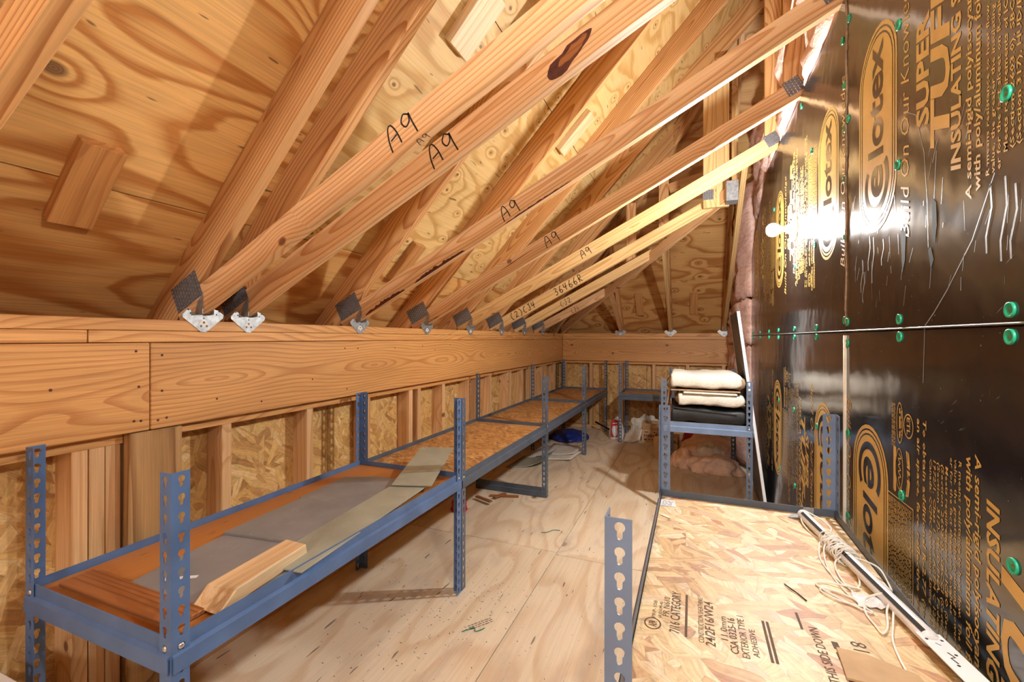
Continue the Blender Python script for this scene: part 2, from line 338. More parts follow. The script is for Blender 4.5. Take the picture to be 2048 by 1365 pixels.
class Sheet:
    """collects flat shapes in a local plane, becomes one printed mesh"""
    def __init__(s): s.v = []; s.f = []; s.m = []
    def add(s, vs, fs, mi=0):
        b = len(s.v); s.v += [tuple(v) for v in vs]; s.f += [tuple(i+b for i in f) for f in fs]; s.m += [mi]*len(fs)
    def text(s, t, x0, x1, y, h, bold=0.0, shear=0.0, mi=0, z=0.0, res=2):
        vs, fs, a, b = glyphs(t, bold, shear, res); kx = (x1-x0)/max(b-a, 1e-6); ky = h/CAP
        s.add([((v.x-a)*kx+x0, v.y*ky+y, z) for v in vs], fs, mi)
    def poly(s, pts, mi=0, z=0.0): s.add([(x, y, z) for x, y in pts], [list(range(len(pts)))], mi)
    def ring(s, outer, inner, mi=0, z=0.0):
        n = len(outer); s.add([(x, y, z) for x, y in outer]+[(x, y, z) for x, y in inner], [(i, (i+1) % n, n+(i+1) % n, n+i) for i in range(n)], mi)
    def arc(s, cx, cy, r0, r1, a0, a1, mi=0, z=0.0, n=28):
        o = [(cx+r1*math.cos(a0+(a1-a0)*i/n), cy+r1*math.sin(a0+(a1-a0)*i/n)) for i in range(n+1)]
        q = [(cx+r0*math.cos(a0+(a1-a0)*i/n), cy+r0*math.sin(a0+(a1-a0)*i/n)) for i in range(n+1)]
        s.add([(x, y, z) for x, y in o]+[(x, y, z) for x, y in q], [(i, i+1, n+2+i, n+1+i) for i in range(n)], mi)
    def stroke(s, pts, w, mi=0, z=0.0):
        n = len(pts); vs = []
        for i, p in enumerate(pts):
            a = Vector(pts[max(i-1, 0)]); b = Vector(pts[min(i+1, n-1)]); d = (b-a); d = d.normalized() if d.length > 1e-9 else Vector((1, 0))
            q = Vector((-d.y, d.x))*w/2; vs += [(p[0]+q.x, p[1]+q.y, z), (p[0]-q.x, p[1]-q.y, z)]
        s.add(vs, [(2*i, 2*i+1, 2*i+3, 2*i+2) for i in range(n-1)], mi)
    def me(s, name, mats): return mesh(name, s.v, s.f, mats, fm=s.m)
def stadium(cx, cy, hl, hw, n=14):
    r = hw; c = hl-hw; p = []
    for i in range(n+1): a = -PI/2+PI*i/n; p.append((cx+c+r*math.cos(a), cy+r*math.sin(a)))
    for i in range(n+1): a = PI/2+PI*i/n; p.append((cx-c+r*math.cos(a), cy+r*math.sin(a)))
    return p
def ell(cx, cy, a, b, n=28): return [(cx+a*math.cos(2*PI*i/n), cy+b*math.sin(2*PI*i/n)) for i in range(n)]
def spline(pts, k=6):
    out = []
    for i in range(len(pts)-1):
        p0, p1, p2, p3 = [Vector(pts[max(0, min(len(pts)-1, j))]) for j in (i-1, i, i+1, i+2)]
        for q in range(k):
            t = q/k; out.append(.5*((2*p1)+(p2-p0)*t+(2*p0-5*p1+4*p2-p3)*t*t+(3*p1-p0-3*p2+p3)*t**3))
    out.append(Vector(pts[-1])); return out
PEN = {'A': [[(0, 0), (.05, .45), (.22, .9), (.42, .95), (.55, .6), (.58, .1)], [(.14, .42), (.52, .5)]],
       '9': [[(.52, .85), (.3, .98), (.08, .75), (.2, .5), (.45, .62), (.55, .9), (.56, .5), (.6, .05)]],
       'C': [[(.55, .92), (.25, .85), (.05, .45), (.2, .08), (.5, .05)]],
       'J': [[(.15, .95), (.6, .95)], [(.42, .95), (.42, .25), (.22, .02), (.02, .2)]],
       '2': [[(.05, .75), (.25, .97), (.5, .8), (.35, .45), (.05, .08), (.3, .12), (.6, .05)]],
       '4': [[(.1, .95), (.05, .45), (.55, .5)], [(.5, .95), (.35, .5), (.3, 0)]],
       '1': [[(.3, 1), (.28, 0)]], '(': [[(.4, 1.05), (.1, .7), (.1, .25), (.35, -.1)]], ')': [[(.1, 1.05), (.4, .7), (.4, .25), (.1, -.1)]],
       '3': [[(.08, .9), (.35, .97), (.48, .75), (.22, .55), (.5, .35), (.35, .03), (.05, .1)]],
       '6': [[(.45, .98), (.15, .6), (.08, .2), (.3, .0), (.5, .22), (.3, .45), (.1, .3)]],
       'R': [[(.1, 0), (.15, .95), (.45, .9), (.45, .6), (.15, .5), (.55, 0)]], ' ': []}
def pen(sh, s, x0, h, y0, w=.0045, adv=.72):
    x = x0
    for ch in s:
        for st in PEN[ch]: sh.stroke([(x+p.x*h*.85, y0+p.y*h) for p in spline(st)], w)
        x += h*adv

# ------------------------------------------------------------------ dimensions
XW, YB, XR = -1.64, 5.86, .48                # face of left wall boards, face of back wall boards, face of the foil wall
YN = -3.0                                    # the room runs on behind the camera
SL, SR = .511, 1.068                         # slope of lower chords, slope of the roof
ROOF = lambda x: 3.348+SR*x                  # underside of the left roof slope
HIP = lambda y: 1.277+SR*(YB+.298-y)         # underside of the end slope
CH0 = 1.284
# ------------------------------------------------------------------ floor
fl = thing('floor', None, None, (0, 0, 0), kind='structure')
g = .0018
for x0, x1, y0, y1 in ((-1.80, -.70, YN, -.04), (-1.80, -.70, -.04, 2.397), (-1.80, -.70, 2.397, 4.835), (-1.80, -.70, 4.835, 5.96),
                       (-.70, .58, YN, -.07), (-.70, .58, -.07, 2.372), (-.70, .58, 2.372, 4.81), (-.70, .58, 4.81, 5.96)):
    box('plywood_panel', x0+g, x1-g, y0+g, y1-g, -.018, 0, M['floorply'], fl, 'y', .0008)
box('subfloor', -1.85, .66, YN, 6.0, -.06, -.0185, M['debris'], fl, 'y', 0)
# ------------------------------------------------------------------ left wall
wl = thing('wall_left', None, None, (XW, 0, 0), kind='structure')
XS_ = -1.678
for y0, y1 in ((YN, -.65), (-.65, 1.79), (1.79, 4.23), (4.23, 5.95)):
    box('sheathing_panel', -1.779, -1.767, y0+.002, y1-.002, .02, .93, M['osb'], wl, 'y', .001)
studs = [1.184+.4064*k for k in range(-10, 12)]
ys = sorted([y for y in studs if not .83 < y < .99]+[.736, .818])
for y in ys:
    box('stud', -1.767, XS_, y-.0193, y+.0193, .038, .862, M['stud'], wl, 'z')
for y in (2.50, 3.36, 4.10, 4.66, 5.14): box('stud', -1.767, XS_, y-.0193, y+.0193, .038, .862, M['stud'], wl, 'z')
box('post', -1.767, -1.648, .846, 1.003, .038, .893, M['treated'], wl, 'z', .003)
box('bottom_plate', -1.767, XS_, YN, 5.86, 0, .038, M['stud'], wl, 'y')
for y0, y1 in ((YN, .844), (1.005, 5.86)): box('top_plate', -1.767, XS_, y0, y1, .862, .899, M['band'], wl, 'y')
box('header_backing', -1.767, -1.680, YN, 5.86, .90, 1.18, M['band'], wl, 'y')
for y0, y1 in ((YN, .8985), (.9015, 5.86)): box('header_board', -1.679, XW, y0, y1, .897, 1.181, M['band'], wl, 'y', .003)
for y0, y1 in ((YN, .738), (.741, 5.86)): box('lower_wall_plate', -1.78, XW-.003, y0, y1, 1.1835, 1.2205, M['band'], wl, 'y', .002)
box('upper_wall_plate', -1.78, XW, YN, 5.86, 1.2215, 1.2585, M['band'], wl, 'y', .002)
box('eave_board', -2.12, -2.10, YN, 6.1, 1.0, 1.30, M['debris'], wl, 'y', 0)
box('soffit_board', -2.12, -1.78, YN, 6.1, 1.16, 1.175, M['roofply'], wl, 'y', 0)
# ------------------------------------------------------------------ back wall
wb = thing('wall_back', None, None, (-.6, YB, 0), kind='structure')
YS_ = YB+.038
for x0, x1 in ((-1.77, -.55), (-.55, .60)):
    box('sheathing_panel', x0+.002, x1-.002, YS_+.089, YS_+.101, .02, .93, M['osb'], wb, 'x', .001)
for x in (-1.62, -1.26, -.855, -.455, -.057, .345, .54): box('stud', x-.0193, x+.0193, YS_, YS_+.089, .038, .862, M['stud'], wb, 'z')
box('bottom_plate', -1.767, .58, YS_, YS_+.089, 0, .038, M['stud'], wb, 'x')
box('top_plate', -1.767, .58, YS_, YS_+.089, .862, .899, M['band'], wb, 'x')
box('header_backing', -1.767, .58, YS_+.001, YS_+.089, .90, 1.18, M['band'], wb, 'x')
box('header_board', -1.639, .50, YB, YB+.038, .897, 1.181, M['band'], wb, 'x', .003)
box('lower_wall_plate', -1.639, .50, YB+.003, YB+.14, 1.1835, 1.2205, M['band'], wb, 'x', .002)
box('upper_wall_plate', -1.639, .50, YB, YB+.14, 1.2215, 1.2585, M['band'], wb, 'x', .002)
box('eave_board', -2.1, .62, YB+.46, YB+.48, 1.0, 1.30, M['debris'], wb, 'x', 0)
box('soffit_board', -2.1, .62, YB+.14, YB+.46, 1.16, 1.175, M['roofply'], wb, 'x', 0)
NAILD = lathe([(0, .0008), (.003, .0007), (.0042, 0)], M['bark'], 10)
for y, z in [(0.859, 1.155), (0.934, 1.14), (0.656, 1.053), (0.867, 1.041), (0.934, 1.021), (0.922, 0.925), (0.948, 0.929), (0.854, 0.933), (0.873, 0.931), (1.119, 0.971), (1.304, 0.937), (1.568, 1.005), (1.776, 1.145), (1.871, 1.143), (1.791, 0.937), (2.187, 1.139), (2.477, 1.147), (2.63, 1.117), (3.106, 0.928), (3.309, 0.943), (3.859, 1.134), (2.833, 1.148), (4.556, 0.906), (4.808, 1.121)]: obj('nail_head', NAILD, wl, axes((XW+.0002, y, z), (0, 1, 0), (0, 0, 1)))
for x, z in [(-0.872, 1.144), (-0.733, 1.145), (-0.421, 1.147), (-0.116, 1.105), (-1.091, 1.136), (-0.421, 1.04), (-0.261, 1.036), (-1.591, 1.12), (-1.344, 1.115), (-1.0, 0.954), (0.194, 0.969), (0.276, 1.073), (0.384, 1.074), (-0.03, 0.965)]: obj('nail_head', NAILD, wb, axes((x, YB-.0002, z), (1, 0, 0), (0, 0, 1)))
# wall behind the camera
wf = thing('wall_front', None, None, (-.6, YN, 0), kind='structure')
for x0, x1 in ((-2.1, -.8), (-.8, .62)): box('plywood_panel', x0, x1-.003, YN-.014, YN, 0, 4.1, M['roofply'], wf, 'z', 0)
# ------------------------------------------------------------------ roof sheathing (ceiling)
ce = thing('ceiling', None, None, (-.6, 1.5, 2.6), kind='structure')
SA = math.atan(SR); sx, szz = math.cos(SA), math.sin(SA)
def roof_panel(y0, y1, z0, z1, mat, clip):
    """panel on the left slope; local x along the eave (grain), local y up the slope; clipped along the hip"""
    pts = [(y0, z0), (y1, z0), (y1, z1), (y0, z1)]
    if clip:   # keep y <= yh(z) where HIP(y)=z
        yh = lambda z: YB+.298-(z-1.277)/SR
        poly = []
        for i in range(4):
            a, b = pts[i], pts[(i+1) % 4]; fa, fb = a[0]-yh(a[1]), b[0]-yh(b[1])
            if fa <= 0: poly.append(a)
            if fa*fb < 0: t = fa/(fa-fb); poly.append((a[0]+(b[0]-a[0])*t, a[1]+(b[1]-a[1])*t))
        pts = poly
    if len(pts) < 3: return
    p2 = [(y-y0, (z-z0)/szz) for y, z in pts]
    m = axes(((z0-3.348)/SR, y0, z0), (0, 1, 0), (sx, 0, szz))
    obj('plywood_panel', prism('panel', p2, -.012, mat), ce, m)
rows = [(1.05, 1.637), (1.637, 2.527), (2.527, 3.417), (3.417, 4.1)]
cuts = [[YN, -.68, 1.07, 3.51, 6.2], [YN, -1.36, 1.244, 3.68, 6.2], [YN, .36, 2.80, 5.2], [YN, -.9, 1.55, 4.0]]
for (z0, z1), cy in zip(rows, cuts):
    for a, b in zip(cy[:-1], cy[1:]):
        roof_panel(a+.0015, b-.0015, z0+.0015, z1-.0015, M['roofply'] if (a+b)/2 < 1.2 or z1 < 1.7 else M['roofply_pale'], True)
def hip_panel(x0, x1, z0, z1):
    xh = lambda z: (z-3.348)/SR
    pts = [(max(x0, xh(z0)), z0), (x1, z0), (x1, z1), (max(x0, xh(z1)), z1)]
    if xh(z1) > x1:
        zc = 3.348+SR*x1; pts = [(max(x0, xh(z0)), z0), (x1, z0), (x1, zc)]
        if zc <= z0: return
    p2 = [(x-x0, (z-z0)/szz) for x, z in pts]
    m = axes((x0, YB+.298-(z0-1.277)/SR, z0), (1, 0, 0), (0, -sx, szz))
    obj('plywood_panel', prism('panel', p2, .012, M['backply']), ce, m @ T(0, 0, -.012) if False else m)
for z0, z1, xs in ((1.05, 1.884, (-2.2, -.95, .7)), (1.884, 2.774, (-1.4, .33, .7)), (2.774, 3.7, (-.7, .7)), (3.7, 4.1, (-.2, .7))):
    for a, b in zip(xs[:-1], xs[1:]): hip_panel(a+.0015, b-.0015, z0+.0015, z1-.0015)
def block(px, py, pz, n, up, L, w, t, mat, nm='backing_block'):
    n = Vector(n); m = axes((px, py, pz), up, n.cross(Vector(up))); m = m @ T(0, 0, 0)
    o = obj(nm, boxmesh(L, w, t, mat, .002), ce, m)
    return o
nL = Vector((szz, 0, -sx)); upL = Vector((sx, 0, szz))
def blockL(y, z0, L, w, mat):
    x0 = (z0-3.348)/SR; p = Vector((x0, y, z0))+nL*.0192
    m = axes(p, upL, (0, 1, 0)); bo = obj('backing_block', boxmesh(L, w, .038, mat, .002), ce, m)
    for fx_, fy_ in ((.3, .1), (.45, -.15), (.5, .12), (.72, .0), (.2, -.05)): obj('nail_head', NAILD, bo, wm(bo) @ T(L*fx_, w*fy_, .0192))
blockL(.706, 1.545, .265, .10, M['block'])
blockL(1.585, 2.38, .26, .14, M['block_pale'])
blockL(2.87, 2.455, .30, .11, M['block_pale'])
blockL(2.20, 1.56, .27, .10, M['block'])
blockL(3.30, 2.05, .36, .10, M['block_pale'])
blockL(3.36, 1.52, .26, .10, M['block'])
nH = Vector((0, -szz, -sx)); upH = Vector((0, -sx, szz))
for x, L in ((-.625, .34), (.012, .34)):
    z0 = 1.515; p = Vector((x, YB+.298-(z0-1.277)/SR, z0))+nH*.019
    obj('backing_block', boxmesh(L, .089, .038, M['block'], .002), ce, axes(p, upH, (1, 0, 0)))
# ------------------------------------------------------------------ right wall: studs, batts, foil-faced boards, printing, washers
wr = thing('wall_right', None, None, (XR, 1.5, 0), kind='structure')
XF = XR+.013
box('backing_panel', .60, .612, YN, 6.3, -.01, 4.2, M['backply'], wr, 'z', 0)
for y in (-1.9, -.68, .55, 1.81, 2.6, 3.45, 4.40, 4.82, 5.23, 5.64): box('stud', .505, .594, y-.0193, y+.0193, .038, 2.33, M['stud'], wr, 'z')
box('bottom_plate', .505, .594, YN, 5.89, 0, .038, M['stud'], wr, 'y')
box('top_plate', .494, .594, YN, 4.40, 2.3305, 2.3675, M['band'], wr, 'y')
def batt(y0, y1, z0, z1, xf, amp, seed, nm='insulation_batt', ny=9, nz=22, lean=0.0):
    rnd = random.Random(seed); vs = []; fs = []
    ph = [rnd.uniform(0, 6) for _ in range(6)]
    def b(i, j):
        u, v = i/ny, j/nz; e = min(u, 1-u)*6; f = min(v, 1-v)*8; k = min(1, e)*.6+min(1, f)*.4
        w = math.sin(9*v+ph[0])+.6*math.sin(21*v+ph[1]+3*u)+.5*math.sin(37*v+5*u+ph[2])+rnd.uniform(-.5, .5)
        return -amp*(k*.9+.22*w)-lean*u
    for i in range(ny+1):
        for j in range(nz+1):
            jag = rnd.uniform(-.015, .015) if j in (0, nz) else 0
            vs.append((b(i, j), (y1-y0)*i/ny, (z1-z0)*j/nz+jag))
    for i in range(ny):
        for j in range(nz): a = i*(nz+1)+j; fs.append((a, a+1, a+nz+2, a+nz+1))
    o = obj(nm, mesh('batt', vs, fs, M['pink'], True), wr, T(xf, y0, z0))
    md = o.modifiers.new('thick', 'SOLIDIFY'); md.thickness = .03; md.offset = -1
    return o
k = 0
for y0, y1 in ((4.42, 4.80), (4.84, 5.21), (5.25, 5.62), (5.66, 5.88)):
    for z0, z1 in ((.05, 1.12), (1.14, 1.55), (1.56, 2.6)):
        k += 1; batt(y0, y1, z0, z1, .515, .05, k, lean=.11)
for y0, y1, z0, z1 in ((1.91, 2.50, 2.375, 3.0), (2.56, 3.12, 2.375, 2.95), (3.19, 3.72, 2.375, 2.62), (3.80, 4.30, 2.2, 3.1), (1.27, 1.84, 2.375, 3.0)):
    k += 1; batt(y0, y1, z0, z1, .535, .075, k)
box('kraft_facing', .575, .58, 3.85, 5.7, 3.05, 3.62, M['paper'], wr, 'y', 0)
# printed pattern of one repeat: x = reading direction, y = towards the top of the letters
ps = Sheet()
cx = .565
ps.ring(stadium(cx, 0, .287, .138), stadium(cx, 0, .276, .127)); ps.ring(stadium(cx, 0, .271, .122), stadium(cx, 0, .262, .113))
ps.poly(stadium(cx, 0, .257, .108), 0)
c0x = cx-.257+.108
ps.arc(c0x, 0, .066, .088, .95, 2*PI-.95, 1, .0003)
ps.text('e', c0x-.042, c0x+.046, -.042, .118, .02, .15, 1, .0004, 4)
ps.text('lotex', c0x+.066, cx+.244, -.044, .105, .025, .15, 1, .0004, 4)
ps.text('Build On Our Knowledge', .22, .88, -.205, .046, -.004, .35)
HEAD_PRINT = ps.me('printing', [M['gold'], M['dark']])
ps.text('SUPER', .450, .700, -.300, .056, .035, .22)
ps.text('TUFF-R', .385, .900, -.384, .073, .035, .22)
ps.text('INSULATING SHEATHING', .305, .930, -.427, .034, .03, .2)
ps.text('A semi-rigid polyisocyanurate foam board', .235, .90, -.463, .0185, .018, .15)
ps.text('with poly/aluminum foil facers on both sides', .245, .92, -.491, .0195, .018, .15)
for i, (t, x1) in enumerate((('R means resistance to heat flow. The higher the R-', .74), ('value, the greater the insulating power. Ask your sell-', .76), ('er for the fact sheet on R-values.', .58))):
    ps.text(t, .262, x1, -.517-.0155*i, .0100, .01, .1, res=1)
for i, (t, x1) in enumerate((('Meets requirements of ICBO (Section 2602), BOCA', .80), ('(Section 2603.0), SBCCI (Section 2603), ICC', .78), ('(Section 317), HUD/FHA, Federal Specification', .79), ('1972/1, Class 1, and ASTM C 1289, Type I, Class', .79), ('Canada: CCMC Evaluation Listing #12920-L', .70))):
    ps.text(t, .285, x1, -.566-.0163*i, .0105, .012, .1, res=1)
ps.text('To obtain additional R-2.77 (m-2.8) where facing', .207, .90, -.662, .0150, .018, .12, res=1)
ps.text('an air space, face reflective side (no print) to it', .207, .90, -.690, .0150, .018, .12, res=1)
ps.ring(ell(.235, -.735, .030, .026), ell(.235, -.735, .0265, .0225)); ps.text('ETL', .214, .256, -.743, .017, .02, 0)
ps.ring(ell(.235, -.783, .052, .019), ell(.235, -.783, .048, .0155)); bars(ps, .198, .272, -.786, .007, 1); bars(ps, .205, .265, -.776, .004, 2)
for i in range(4): bars(ps, .19, .30, -.812-.006*i, .0028, 3+i)
ps.ring(ell(.350, -.785, .052, .022), ell(.350, -.785, .049, .019)); ps.stroke(spline([(.312, -.787), (.322, -.774), (.326, -.790), (.336, -.780), (.342, -.790), (.352, -.778), (.358, -.790), (.368, -.776), (.374, -.789), (.39, -.782)]), .003)
ps.poly([(.400+(.010 if q % 2 == 0 else .0042)*math.cos(PI*q/5), -.776+(.010 if q % 2 == 0 else .0042)*math.sin(PI*q/5)) for q in range(10)])
ps.poly([(.300, -.820), (.410, -.820), (.416, -.811), (.410, -.803), (.300, -.803)])
ps.poly([(.296, -.748), (.330, -.742), (.372, -.742), (.408, -.748), (.404, -.733), (.372, -.726), (.330, -.726), (.300, -.731)])
ps.text('15', .336, .366, -.742, .016, .02, .1, 1, .0003); ps.text('limited', .302, .330, -.741, .007, 0, 0, 1, .0003, 1); ps.text('warranty', .372, .402, -.742, .007, 0, 0, 1, .0003, 1)
ps.ring([(.425, -.862), (.790, -.862), (.790, -.708), (.425, -.708)], [(.428, -.859), (.787, -.859), (.787, -.711), (.428, -.711)])
rd = random.Random(4)
for i in range(18):
    x = .434
    while x < .775:
        w = rd.uniform(.006, .020); x2 = min(x+w, .780); y = -.719-.0077*i
        ps.poly([(x, y-.0034), (x2, y-.0034), (x2, y), (x, y)]); x = x2+.003
PRINT = ps.me('printing', [M['gold'], M['dark']])
def foam(poly, y0, z0):
    """poly in (y, z) relative to (y0, z0); face towards -X at x = XR"""
    vs = [(0, y, z) for y, z in poly]+[(.013, y, z) for y, z in poly]; n = len(poly)
    fs = [list(range(n)), list(range(n, 2*n))[::-1]]+[[i, n+i, n+(i+1) % n, (i+1) % n] for i in range(n)]
    me = mesh('foam', vs, fs, M['foil']); me.polygons[0].flip() if me.polygons[0].normal.x > 0 else None
    return obj('foam_board', me, wr, T(XR, y0, z0))
def rect(w, h): return [(0, 0), (w, 0), (w, h), (0, h)]
up = Matrix(((0, 0, -1, 0), (0, 1, 0, 0), (1, 0, 0, 0), (0, 0, 0, 1)))        # local x -> +Z, y -> +Y, z -> -X
dn = Matrix(((0, 0, -1, 0), (0, -1, 0, 0), (-1, 0, 0, 0), (0, 0, 0, 1)))      # the lower row hangs the other way up
ZJ = 1.224; gp = .0025
fu = [foam(rect(2.44, 1.138), -.632, ZJ+gp), foam([(0, 0), (2.57, 0), (2.57, .68), (2.03, 1.0), (1.8, 1.138), (0, 1.138)], 1.8105, ZJ+gp), foam(rect(2.36, 1.138), YN, ZJ+gp)]
fd = [foam(rect(2.44, ZJ-.02), -.632, .015), foam(rect(2.57, ZJ-.02), 1.8105, .015), foam(rect(2.36, ZJ-.02), YN, .015)]
for o, ysx in ((fu[0], (1.55, .52)), (fu[1], (3.06, 2.035, 4.085))):
    for y in ysx: obj('printing', HEAD_PRINT if y == 2.035 else PRINT, o, T(XR-.0006, y, ZJ) @ up)
for o, ysx in ((fd[0], (1.60, .61, -.38)), (fd[1], (2.09, 3.115))):
    for y in ysx: obj('printing', HEAD_PRINT if y == 1.60 else PRINT, o, T(XR-.0006, y, ZJ) @ dn)
# cut line and tears on the near upper board
tr = Sheet()
tr.stroke([(1.018, 1.485), (1.084, 1.383), (1.17, 1.30), (1.225, 1.255), (1.265, 1.228)], .003)
tr.stroke([(1.265, 1.226), (1.268, 1.17), (1.272, 1.10)], .003)
tr.stroke([(1.36, 1.75), (1.31, 1.72), (1.27, 1.62), (1.255, 1.50), (1.25, 1.40)], .002)
tr.stroke([(1.215, 1.60), (1.225, 1.50)], .002)
for i in range(60):
    y, z = rd.uniform(.95, 1.78), rd.uniform(1.28, 1.64); L = rd.uniform(.01, .06); a = rd.uniform(1.2, 2.4)
    tr.stroke([(y, z), (y+L*math.cos(a)*.6, z+L*math.sin(a))], rd.uniform(.0008, .0022))
for y, z, L in ((1.60, 1.50, .10), (1.57, 1.49, .13), (1.66, 1.44, .10), (1.645, 1.40, .09), (1.50, 1.47, .07), (.99, 1.47, .14), (1.03, 1.47, .12), (.965, 1.45, .12)):
    tr.stroke([(y, z), (y-.004, z-L*.35), (y+.012, z-L*.75), (y+.010, z-L)], .005)
vs = [(0, a[0], a[1]) for a in tr.v]; fo = obj('tear_mark', mesh('tear', vs, tr.f, M['galv']), fu[0], T(XR-.0005, 0, 0))
ho = Sheet()
ho.poly([(1.232, 1.505), (1.215, 1.49), (1.212, 1.44), (1.222, 1.40), (1.232, 1.43)]); ho.poly([(1.25, 1.395), (1.238, 1.40), (1.225, 1.37), (1.238, 1.35)]); ho.poly([(1.39, 1.47), (1.36, 1.46), (1.365, 1.39), (1.38, 1.36)])
obj('tear_hole', mesh('hole', [(0, a[0], a[1]) for a in ho.v], ho.f, M['ink']), fu[0], T(XR-.0007, 0, 0))
seam = tube([(XR-.003, 1.8115, z) for z in (.05, .5, 1.0, 1.21)], .006, M['seal'], 6); obj('joint_sealant', seam, wr)
obj('joint_sealant', tube([(XR-.001, 1.811+.004*math.sin(z*30), z) for z in [1.24+.02*i for i in range(56)]], [.002+.003*abs(math.sin(i*1.7)) for i in range(56)], M['backing'], 5), wr)
obj('joint_tape', tube([(XR+.0005, y, ZJ+.001) for y in (-.6, .5, 1.2, 1.8, 2.6, 4.38)], .0022, M['galv'], 5), wr)
WASH = lathe([(0, .0012), (.0035, .0012), (.0055, .0012), (.0095, .0030), (.0115, .0038), (.0130, .0032), (.0130, 0)], M['washer'], 20)
HEAD = lathe([(0, .0024), (.002, .0022), (.003, .0010)], M['nail'], 10)
wpos = [(.976, 1.247), (.976, 1.203), (1.397, 1.248), (1.394, 1.204), (1.828, 1.262), (1.800, 1.255), (1.826, 1.190), (1.798, 1.184), (2.202, 1.245), (2.202, 1.206), (2.636, 1.248), (2.636, 1.206), (3.09, 1.248), (3.09, 1.204),
        (3.45, 1.245), (3.45, 1.206), (3.886, 1.245), (3.886, 1.206), (4.30, 1.245), (4.30, 1.206), (1.406, 1.992), (1.407, 1.639), (.987, 1.605), (1.856, 2.231), (1.79, 2.264), (1.836, 2.066), (1.826, 1.915), (1.795, 1.933),
        (1.827, 1.744), (1.828, 1.544), (2.284, 2.016), (2.488, 2.310), (1.381, .811), (1.79, .61), (1.79, .885), (.968, .833), (2.644, .835), (3.07, .828), (2.191, .834), (2.617, .455), (3.033, .431), (2.627, 1.565), (2.229, 1.597),
        (.55, 1.248), (.55, 1.203), (.13, 1.248), (.13, 1.203), (3.25, 2.02), (.55, 1.62), (.97, 1.99)]
WMX = Matrix(((0, 0, -1, 0), (0, 1, 0, 0), (1, 0, 0, 0), (0, 0, 0, 1)))
for y, z in wpos:
    o = obj('cap_washer', WASH, wr, T(XR, y, z) @ WMX); obj('nail_head', HEAD, o, T(XR, y, z) @ WMX)
# ------------------------------------------------------------------ trusses
CA = math.atan(SL); cx_, cz_ = math.cos(CA), math.sin(CA)
xdir = Vector((cx_, 0, cz_)); ydir = Vector((-cz_, 0, cx_))
def nailplate_mesh(L, w):
    vs, fs, fm = [], [], []
    def bx(x0, x1, y0, y1, z0, z1, mi):
        b = len(vs); vs.extend([(x, y, z) for x in (x0, x1) for y in (y0, y1) for z in (z0, z1)])
        fs.extend([tuple(b+i for i in f) for f in ((0, 1, 3, 2), (4, 6, 7, 5), (0, 4, 5, 1), (2, 3, 7, 6), (0, 2, 6, 4), (1, 5, 7, 3))]); fm.extend([mi]*6)
    bx(0, L, 0, w, 0, .0015, 0)
    nx, ny = int(L/.0125), int(w/.0145)
    for i in range(nx):
        for j in range(ny):
            x = (i+.5)*L/nx; y = (j+.5)*w/ny+(.003 if i % 2 else -.003)
            bx(x-.0012, x+.0012, y-.0042, y+.0042, .0014, .0026, 1)
    return mesh('truss_plate', vs, fs, [M['plate'], M['tooth']], fm=fm)
NP = nailplate_mesh(.148, .098); NPs = nailplate_mesh(.075, .075)
def hanger(parent, y, wall='left', x=0):
    """V-shaped galvanised hanger nailed to the wall plate under a chord 38 mm wide"""
    pl = [(-.073, .043), (-.054, .064), (-.046, .060), (-.024, .043), (.0235, .043), (.033, .066), (.052, .062), (.073, .046), (.071, .034), (.009, -.018), (-.010, -.018), (-.073, .034)]
    me = prism('hanger', pl, .002, M['galv'])
    z = CH0-.047
    if wall == 'left': m = axes((XW+.0005, y, z), (0, 1, 0), (0, 0, 1)) 
    else: m = axes((x, YB-.0005, z), (1, 0, 0), (0, 0, 1))
    h = obj('joist_hanger', me, parent, m)
    fl = prism('flange', [(-.012, .040), (.030, .046), (.030, .118), (.004, .092)], .0016, M['galv'])
    for s in (-1, 1):
        if wall == 'left': mm = axes((XW, y+s*.0205-.0008, z), (1, 0, 0), (0, 0, 1)) @ Matrix.Identity(4)
        else: mm = axes((x+s*.0205+.0008, YB, z), (0, -1, 0), (0, 0, 1))
        obj('side_flange', fl, h, mm)
    emb = prism('patch', [(-.017, -.001), (.017, -.001), (.017, .014), (.006, .026), (-.006, .026), (-.017, .014)], .0008, M['white'])
    obj('label_patch', emb, h, m @ T(0, 0, .002))
    for dx, dy in ((-.010, .003), (.010, .003), (0, .016)): obj('nail_head', HEADS, h, m @ T(dx, dy, .002))
    for dx, dy in ((-.046, .048), (.046, .046), (-.054, .06), (.056, .058), (0, .032)): obj('nail_hole', HOLE, h, m @ T(dx, dy, .0021))
HEADS = lathe([(0, .003), (.003, .0026), (.0042, .001)], M['nail'], 10)
HOLE = lathe([(0, .0003), (.0026, .0003), (.0026, 0)], M['ink'], 10)
def writing(parent, y, items, nm='handwriting'):
    sh = Sheet()
    for s, x0, h, y0 in items: pen(sh, s, x0, h, y0, .0065 if y == 3.755 else .0048)
    m = axes((XW, y-.0007, CH0), xdir, ydir)   # local z = x cross y points to -Y
    obj(nm, sh.me('pen', [M['ink']]), parent, m)
def wane(parent, y, L, segs, seed):
    """dark strip of bark left along the lower edge of a chord"""
    rd = random.Random(seed)
    for a, b, h in segs:
        vs = []; fs = []
        n = max(3, int((b-a)/.012)); base = len(vs)
        for i in range(n+1):
            x = a+(b-a)*i/n; e = max(0.0, math.sin(PI*i/n))**.4
            vs += [(x, .0005, 0), (x, .001+h*e*rd.uniform(.45, 1), 0)]
        fs += [(base+2*i, base+2*i+2, base+2*i+3, base+2*i+1) for i in range(n)]
        obj('bark_strip', mesh('bark', vs, fs, M['bark']), parent, axes((XW, y-.0004, CH0), xdir, ydir))
